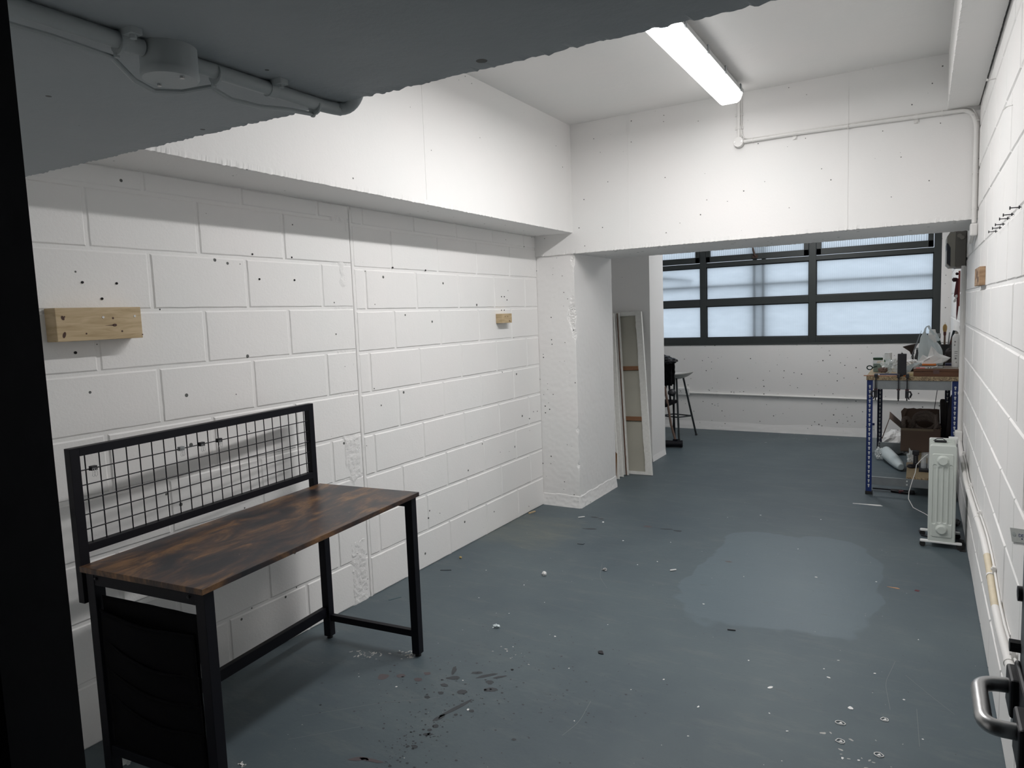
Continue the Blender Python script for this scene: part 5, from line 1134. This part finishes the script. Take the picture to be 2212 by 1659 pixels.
for yy in (.012, .245):
    b = MB(); b.prism([(-.112, -.010), (-.104, -.016), (.100, -.016), (.108, -.010), (.108, .010), (.100, .016), (-.104, .016), (-.112, .010)], .030, .042, T=Matrix.Translation((0, yy, 0))); ft = b.build('foot_bar', M_whitepl, ht, bevel=.003)
    for sx in (-.098, .094):
        b = MB(); b.cyl((sx-.012, yy, .0165), (sx+.012, yy, .0165), .0160, 20); b.v = [(sx+(y-yy), yy+(x-sx), z) for x, y, z in b.v]; b.cyl((sx, yy, .02), (sx, yy, .034), .008, 10); b.build('castor', M_rubber, ft)
b = MB(); b.box(.095, .128, -.02, .22, .0, .004); tag(b.build('rubber_mat', M_rubber, loc=(2.716, 4.86, 0)), 'black strip on the floor between heater and wall', 'mat')

# ================================================================ FLOOR LITTER AND SPILLS
def chip(p, s, lab, cat='chip', name='paint_flake', mat=M_paper, grp=None, h=.0012, el=1.0, rot=None, seed=0):
    rnd = random.Random(seed*17+3); n = 7; a0 = rnd.random()*6
    poly = [(s*el*(.6+.5*rnd.random())*cos(2*pi*i/n), s*(.6+.5*rnd.random())*sin(2*pi*i/n)) for i in range(n)]
    b = MB(); b.prism(poly, 0, h); 
    return tag(b.build(name, mat, loc=(p[0], p[1], .0002), rot=(0, 0, a0 if rot is None else rot)), lab, cat, grp)
flakes = [(.906, 4.205, 6), (.684, 3.26, 3), (.365, 3.362, 3), (1.126, 2.777, 5), (.624, 4.532, 8), (1.236, 3.927, 4), (1.147, 3.826, 4), (2.108, 4.057, 4), (1.602, 5.145, 4), (1.649, 3.436, 5), (2.402, 4.121, 4), (2.31, 3.111, 3), (2.29, 2.944, 6), (1.975, 2.944, 4), (2.096, 2.763, 8), (2.558, 2.896, 4), (1.702, 2.632, 4), (1.881, 2.499, 4), (2.451, 3.061, 4), (1.314, 2.539, 3), (1.61, 2.498, 3), (1.102, 2.081, 5), (.741, 2.084, 4), (.961, 2.251, 3), (.542, 2.075, 2), (2.388, 2.414, 5), (2.436, 2.426, 4), (2.202, 2.488, 3), (2.126, 2.575, 3), (2.265, 3.01, 3), (2.603, 3.467, 3), (1.0, 2.6, 2.5), (1.9, 2.3, 3), (.9, 3.1, 2.5), (1.3, 3.0, 2), (2.0, 5.2, 4), (1.4, 5.0, 3), (1.2, 4.3, 3), (1.5, 2.2, 2.5), (.8, 2.9, 2.5), (2.3, 2.2, 3), (2.5, 2.3, 2.5), (2.05, 2.15, 2.5), (1.75, 3.9, 3), (1.95, 4.5, 3), (.55, 3.0, 2.5), (2.62, 2.65, 3)]
for i, (x, y, s) in enumerate(flakes): chip((x, y), s*.0011, 'small white paint flake on the grey floor', 'flake', grp='white paint flakes on the floor', el=1.0+.9*((i*37) % 10)/10, seed=i)
chip((2.387, 2.746), .0125, 'squarish white flake, largest of those low on the right floor', 'flake', seed=91)
for i, (p, lab) in enumerate((((2.362, 2.626), 'curled white paint peel above the other two on the right floor'), ((2.373, 2.509), 'curled white paint peel in the middle of the right floor'), ((2.492, 2.487), 'round white paint peel nearest the camera on the right'), ((2.50, 2.72), 'faint white paint ring on the floor near the right wall'))):
    b = MB(); rnd = random.Random(i); pts = [((.014-.001*i)*cos(a)*(1+.3*rnd.random()), .010*sin(a)*(1+.4*rnd.random()), .002) for a in [j*2*pi/9 for j in range(9)]]; b.tube(pts, .0017, 5, closed=True); b.add([(-.006, -.004, .001), (.008, -.002, .001), (.002, .007, .003)], [(0, 1, 2)]); T1('paint_peel', lab, 'peel', (p[0], p[1], 0), b, M_paper)
b = MB(); b.blob((0, 0, .010), .014, .013, .012, .2, 3, 1, 8, sharp=True); T1('plaster_lump', 'white lump of plaster on the floor right of the desk', 'plaster', (.72, 3.438, 0), b, M_paper)
b = MB(); b.blob((0, 0, .006), .008, .008, .007, .2, 3, 2, 8, sharp=True); T1('pebble', 'small yellow pebble near the left wall foot', 'pebble', (.104, 3.469, 0), b, plain('yellow_stone', (.42, .32, .14), .8))
chip((1.381, 2.728), .014, 'black plastic shard with pale fleck in mid floor', 'shard', 'plastic_shard', M_blackpl, h=.004, el=1.4, seed=5)
b = MB(); b.box(-.036, .036, -.006, .006, 0, .0015); T1('metal_strip', 'thin dark teal strip on the floor near the left wall', 'strip', (.137, 2.792, 0), b, plain('teal_strip', (.03, .07, .085), .3), rot=(0, 0, R(62)))
b = MB(); b.prism([(-.03, .004), (.018, -.006), (.030, -.004), (.020, .005)], 0, .002); T1('wood_shard', 'orange-tan wood shard on the floor left of the heater foot', 'shard', (2.486, 4.068, 0), b, plain('tan_shard', (.55, .30, .16), .6))
b = MB(); b.prism([(-.012, -.008), (.008, -.012), (.013, .008), (-.007, .012)], 0, .001); T1('wrapper', 'small dark red wrapper right of the orange shard', 'wrapper', (2.594, 4.078, 0), b, M_red)
b = MB(); b.box(-.035, .035, -.006, .006, 0, .008); T1('splinter', 'pale wood splinter against the left wall near the column', 'splinter', (.030, 4.54, 0), b, M_pine, rot=(0, 0, R(75)))
b = MB(); b.tube([(-.018, -.004, .003), (.018, .004, .003)], .0026, 6); T1('screw', 'dark screw on the glossy floor patch', 'screw', (1.844, 3.198, 0), b, M_blackpl)
b = MB(); b.tube([(-.014, -.012, .005), (.014, .012, .005)], .0045, 8); T1('paper_roll', 'tiny white paper roll left of the glossy floor patch', 'paper', (1.367, 3.82, 0), b, M_paper)
b = MB(); b.tube([(-.018, -.018, .004), (.018, .018, .004)], .004, 8); T1('paper_roll', 'white paper splinter on the floor near the column foot', 'paper', (.432, 4.574, 0), b, M_paper)
b = MB(); b.blob((0, 0, .006), .014, .012, .006, .45, 4, 3, 8, sharp=True); T1('plastic_scrap', 'crinkled translucent scrap on the floor beyond the desk leg', 'scrap', (.823, 2.738, 0), b, M_bag)
b = MB(); b.blob((0, 0, .006), .010, .012, .006, .45, 4, 5, 8, sharp=True); T1('foil_scrap', 'small shiny crumpled scrap in mid floor', 'scrap', (1.007, 3.661, 0), b, M_steel)
b = MB(); b.tube([(-.02, 0, .002), (.02, .006, .002), (.022, .020, .002)], .0018, 5); T1('dark_twig', 'bent dark twig on the floor beyond the pebble', 'twig', (.678, 4.02, 0), b, M_blackpl)
b = MB(); b.tube([(-.03, 0, .002), (.03, .03, .002)], .0018, 5); T1('dark_twig', 'thin dark twig along the left wall foot', 'twig', (.143, 3.242, 0), b, M_blackpl)
b = MB(); b.prism([(-.10, -.006), (-.02, -.010), (.06, -.022), (.10, -.014), (.085, .012), (.02, .012), (-.04, .004), (-.10, .002)], 0, .002); T1('paper_strip', 'torn white paper strip on the floor in front of the bench', 'paper', (2.262, 5.735, 0), b, M_paper, rot=(0, 0, R(4)))
b = MB(); b.blob((0, 0, .012), .035, .030, .012, .45, 3, 3, 12, sharp=True); T1('clear_wrapper', 'crinkled clear wrapper under the near end of the desk', 'wrapper', (.185, 1.27, 0), b, M_film)
b = MB(); b.box(-.004, .004, -.014, .014, 0, .003); b.box(-.009, .009, .010, .014, 0, .003); b.box(-.009, .009, -.014, -.010, 0, .003); T1('wall_plug', 'white I-shaped plastic plug on the floor beside the desk', 'plug', (.59, 1.442, 0), b, M_paper, rot=(0, 0, R(80)))
# splashes of darker paint in front of the desk
rnd = random.Random(11); b = MB()
def splat(x, y, rx, ry, rot=0, mi=0, z=.0006):
    n = 18; ph = rnd.random()*9
    vs = []
    for i in range(n):
        a = 2*pi*i/n; k = 1+.28*nz(cos(a)*1.6+ph, sin(a)*1.6, ph)+.18*nz(cos(a)*4+ph, sin(a)*4, ph); px_, py_ = rx*k*cos(a), ry*k*sin(a)
        vs.append((x+px_*cos(rot)-py_*sin(rot), y+px_*sin(rot)+py_*cos(rot), z))
    b.add(vs, [tuple(range(n))], mi)
for (x, y, rx, ry, ro, mi) in [(.637, 2.122, .026, .022, 0, 1), (.699, 2.162, .020, .014, .4, 1), (.786, 2.172, .017, .014, 0, 1), (.79, 2.23, .016, .011, .3, 1), (.912, 2.250, .026, .013, .6, 0), (.88, 2.30, .010, .034, .5, 0), (.912, 2.186, .018, .012, 0, 0), (.935, 2.13, .012, .010, 0, 0), (1.009, 2.175, .020, .017, 0, 0), (1.104, 2.243, .032, .015, .5, 0), (1.028, 2.327, .010, .045, -.7, 0), (1.07, 2.29, .018, .014, 0, 0), (.98, 2.33, .024, .010, .5, 0), (1.085, 2.345, .035, .007, .8, 0), (.905, 2.08, .013, .010, 0, 0), (1.052, 2.06, .009, .085, -.28, 0), (1.035, 1.985, .011, .030, -.3, 0), (1.055, 1.935, .011, .012, 0, 0), (1.050, 1.905, .009, .008, 0, 0), (1.06, 1.88, .018, .008, .3, 0), (1.12, 2.08, .010, .009, 0, 0), (1.08, 2.03, .008, .008, 0, 0), (1.062, 1.80, .013, .008, 0, 0), (1.04, 1.79, .006, .006, 0, 0), (.56, 2.32, .012, .007, 0, 0), (.93, 1.655, .035, .010, .6, 1), (.98, 1.67, .045, .008, .2, 1), (1.17, 4.55, .03, .015, .2, 0), (1.09, 4.56, .05, .008, .3, 0), (.95, 4.56, .035, .02, 0, 1), (.60, 4.35, .045, .012, .3, 0), (.52, 4.62, .03, .012, .1, 0), (.58, 4.60, .02, .01, .1, 0), (1.62, 4.1, .02, .012, 0, 1)]:
    splat(x, y, rx, ry, ro, mi)
for i in range(520):
    c = rnd.choice([(1.03, 2.1, .16, .22), (1.04, 1.82, .05, .10), (1.3, 2.4, .30, .25), (1.2, 2.15, .3, .3), (.85, 2.1, .25, .2)]); x = rnd.gauss(c[0], c[2]); y = rnd.gauss(c[1], c[3])
    if x < .3 or y < 1.25: continue
    r = abs(rnd.gauss(0, .0022))+.0008; splat(x, y, r, r*.8)
tag(b.build('paint_splashes', [M_dirt, M_dirt2]), 'dark paint splashes and drips spattered on the floor beside the desk', 'paint splashes', kind='stuff')
b = MB()
for (cx, cy, n, s) in ((.62, 2.33, 26, .035), (.41, 2.24, 16, .03), (.48, 2.26, 14, .025), (.42, 2.22, 12, .03), (2.45, 2.43, 7, .04), (2.40, 2.56, 6, .10), (1.0, 2.55, 10, .05), (1.3, 8.45, 40, .35)):
    for _ in range(n): x, y = rnd.gauss(cx, s), rnd.gauss(cy, s*.5); r = abs(rnd.gauss(0, .003))+.0012; splat(x, y, r*1.5, r*.7, rnd.random()*3, 0)
tag(b.build('paint_dust', plain('white_paint_dust', (.42, .42, .40), .8)), 'scatter of tiny white paint dust on the floor', 'paint dust', kind='stuff')

b = MB()
for pts in ([(2.52, 3.21), (2.49, 3.0), (2.515, 2.80)], [(2.56, 3.1), (2.64, 2.98), (2.72, 2.87)], [(2.60, 2.85), (2.61, 2.6)], [(.55, 1.75), (.75, 1.95), (.95, 2.10)], [(.62, 1.62), (.80, 1.80)], [(1.50, 2.35), (1.52, 2.2), (1.50, 2.1)], [(2.18, 2.72), (2.26, 2.74)], [(.80, 3.9), (1.05, 4.0), (1.15, 4.12)], [(.95, 3.75), (1.02, 3.55), (1.12, 3.42)]):
    P = [Vector((x, y, .0005)) for x, y in pts]; P = rpath(P, .05, 5) if len(P) > 2 else P
    for q in range(len(P)-1):
        d = (P[q+1]-P[q]); 
        if d.length < 1e-5: continue
        n_ = Vector((-d.y, d.x, 0)).normalized()*.0008; b.add([P[q]-n_, P[q+1]-n_, P[q+1]+n_, P[q]+n_], [(0, 1, 2, 3)])
tag(b.build('floor_scratches', plain('pale_scratch', (.19, .21, .21), .8)), 'thin pale scratches across the grey floor paint', 'scratches', kind='stuff')
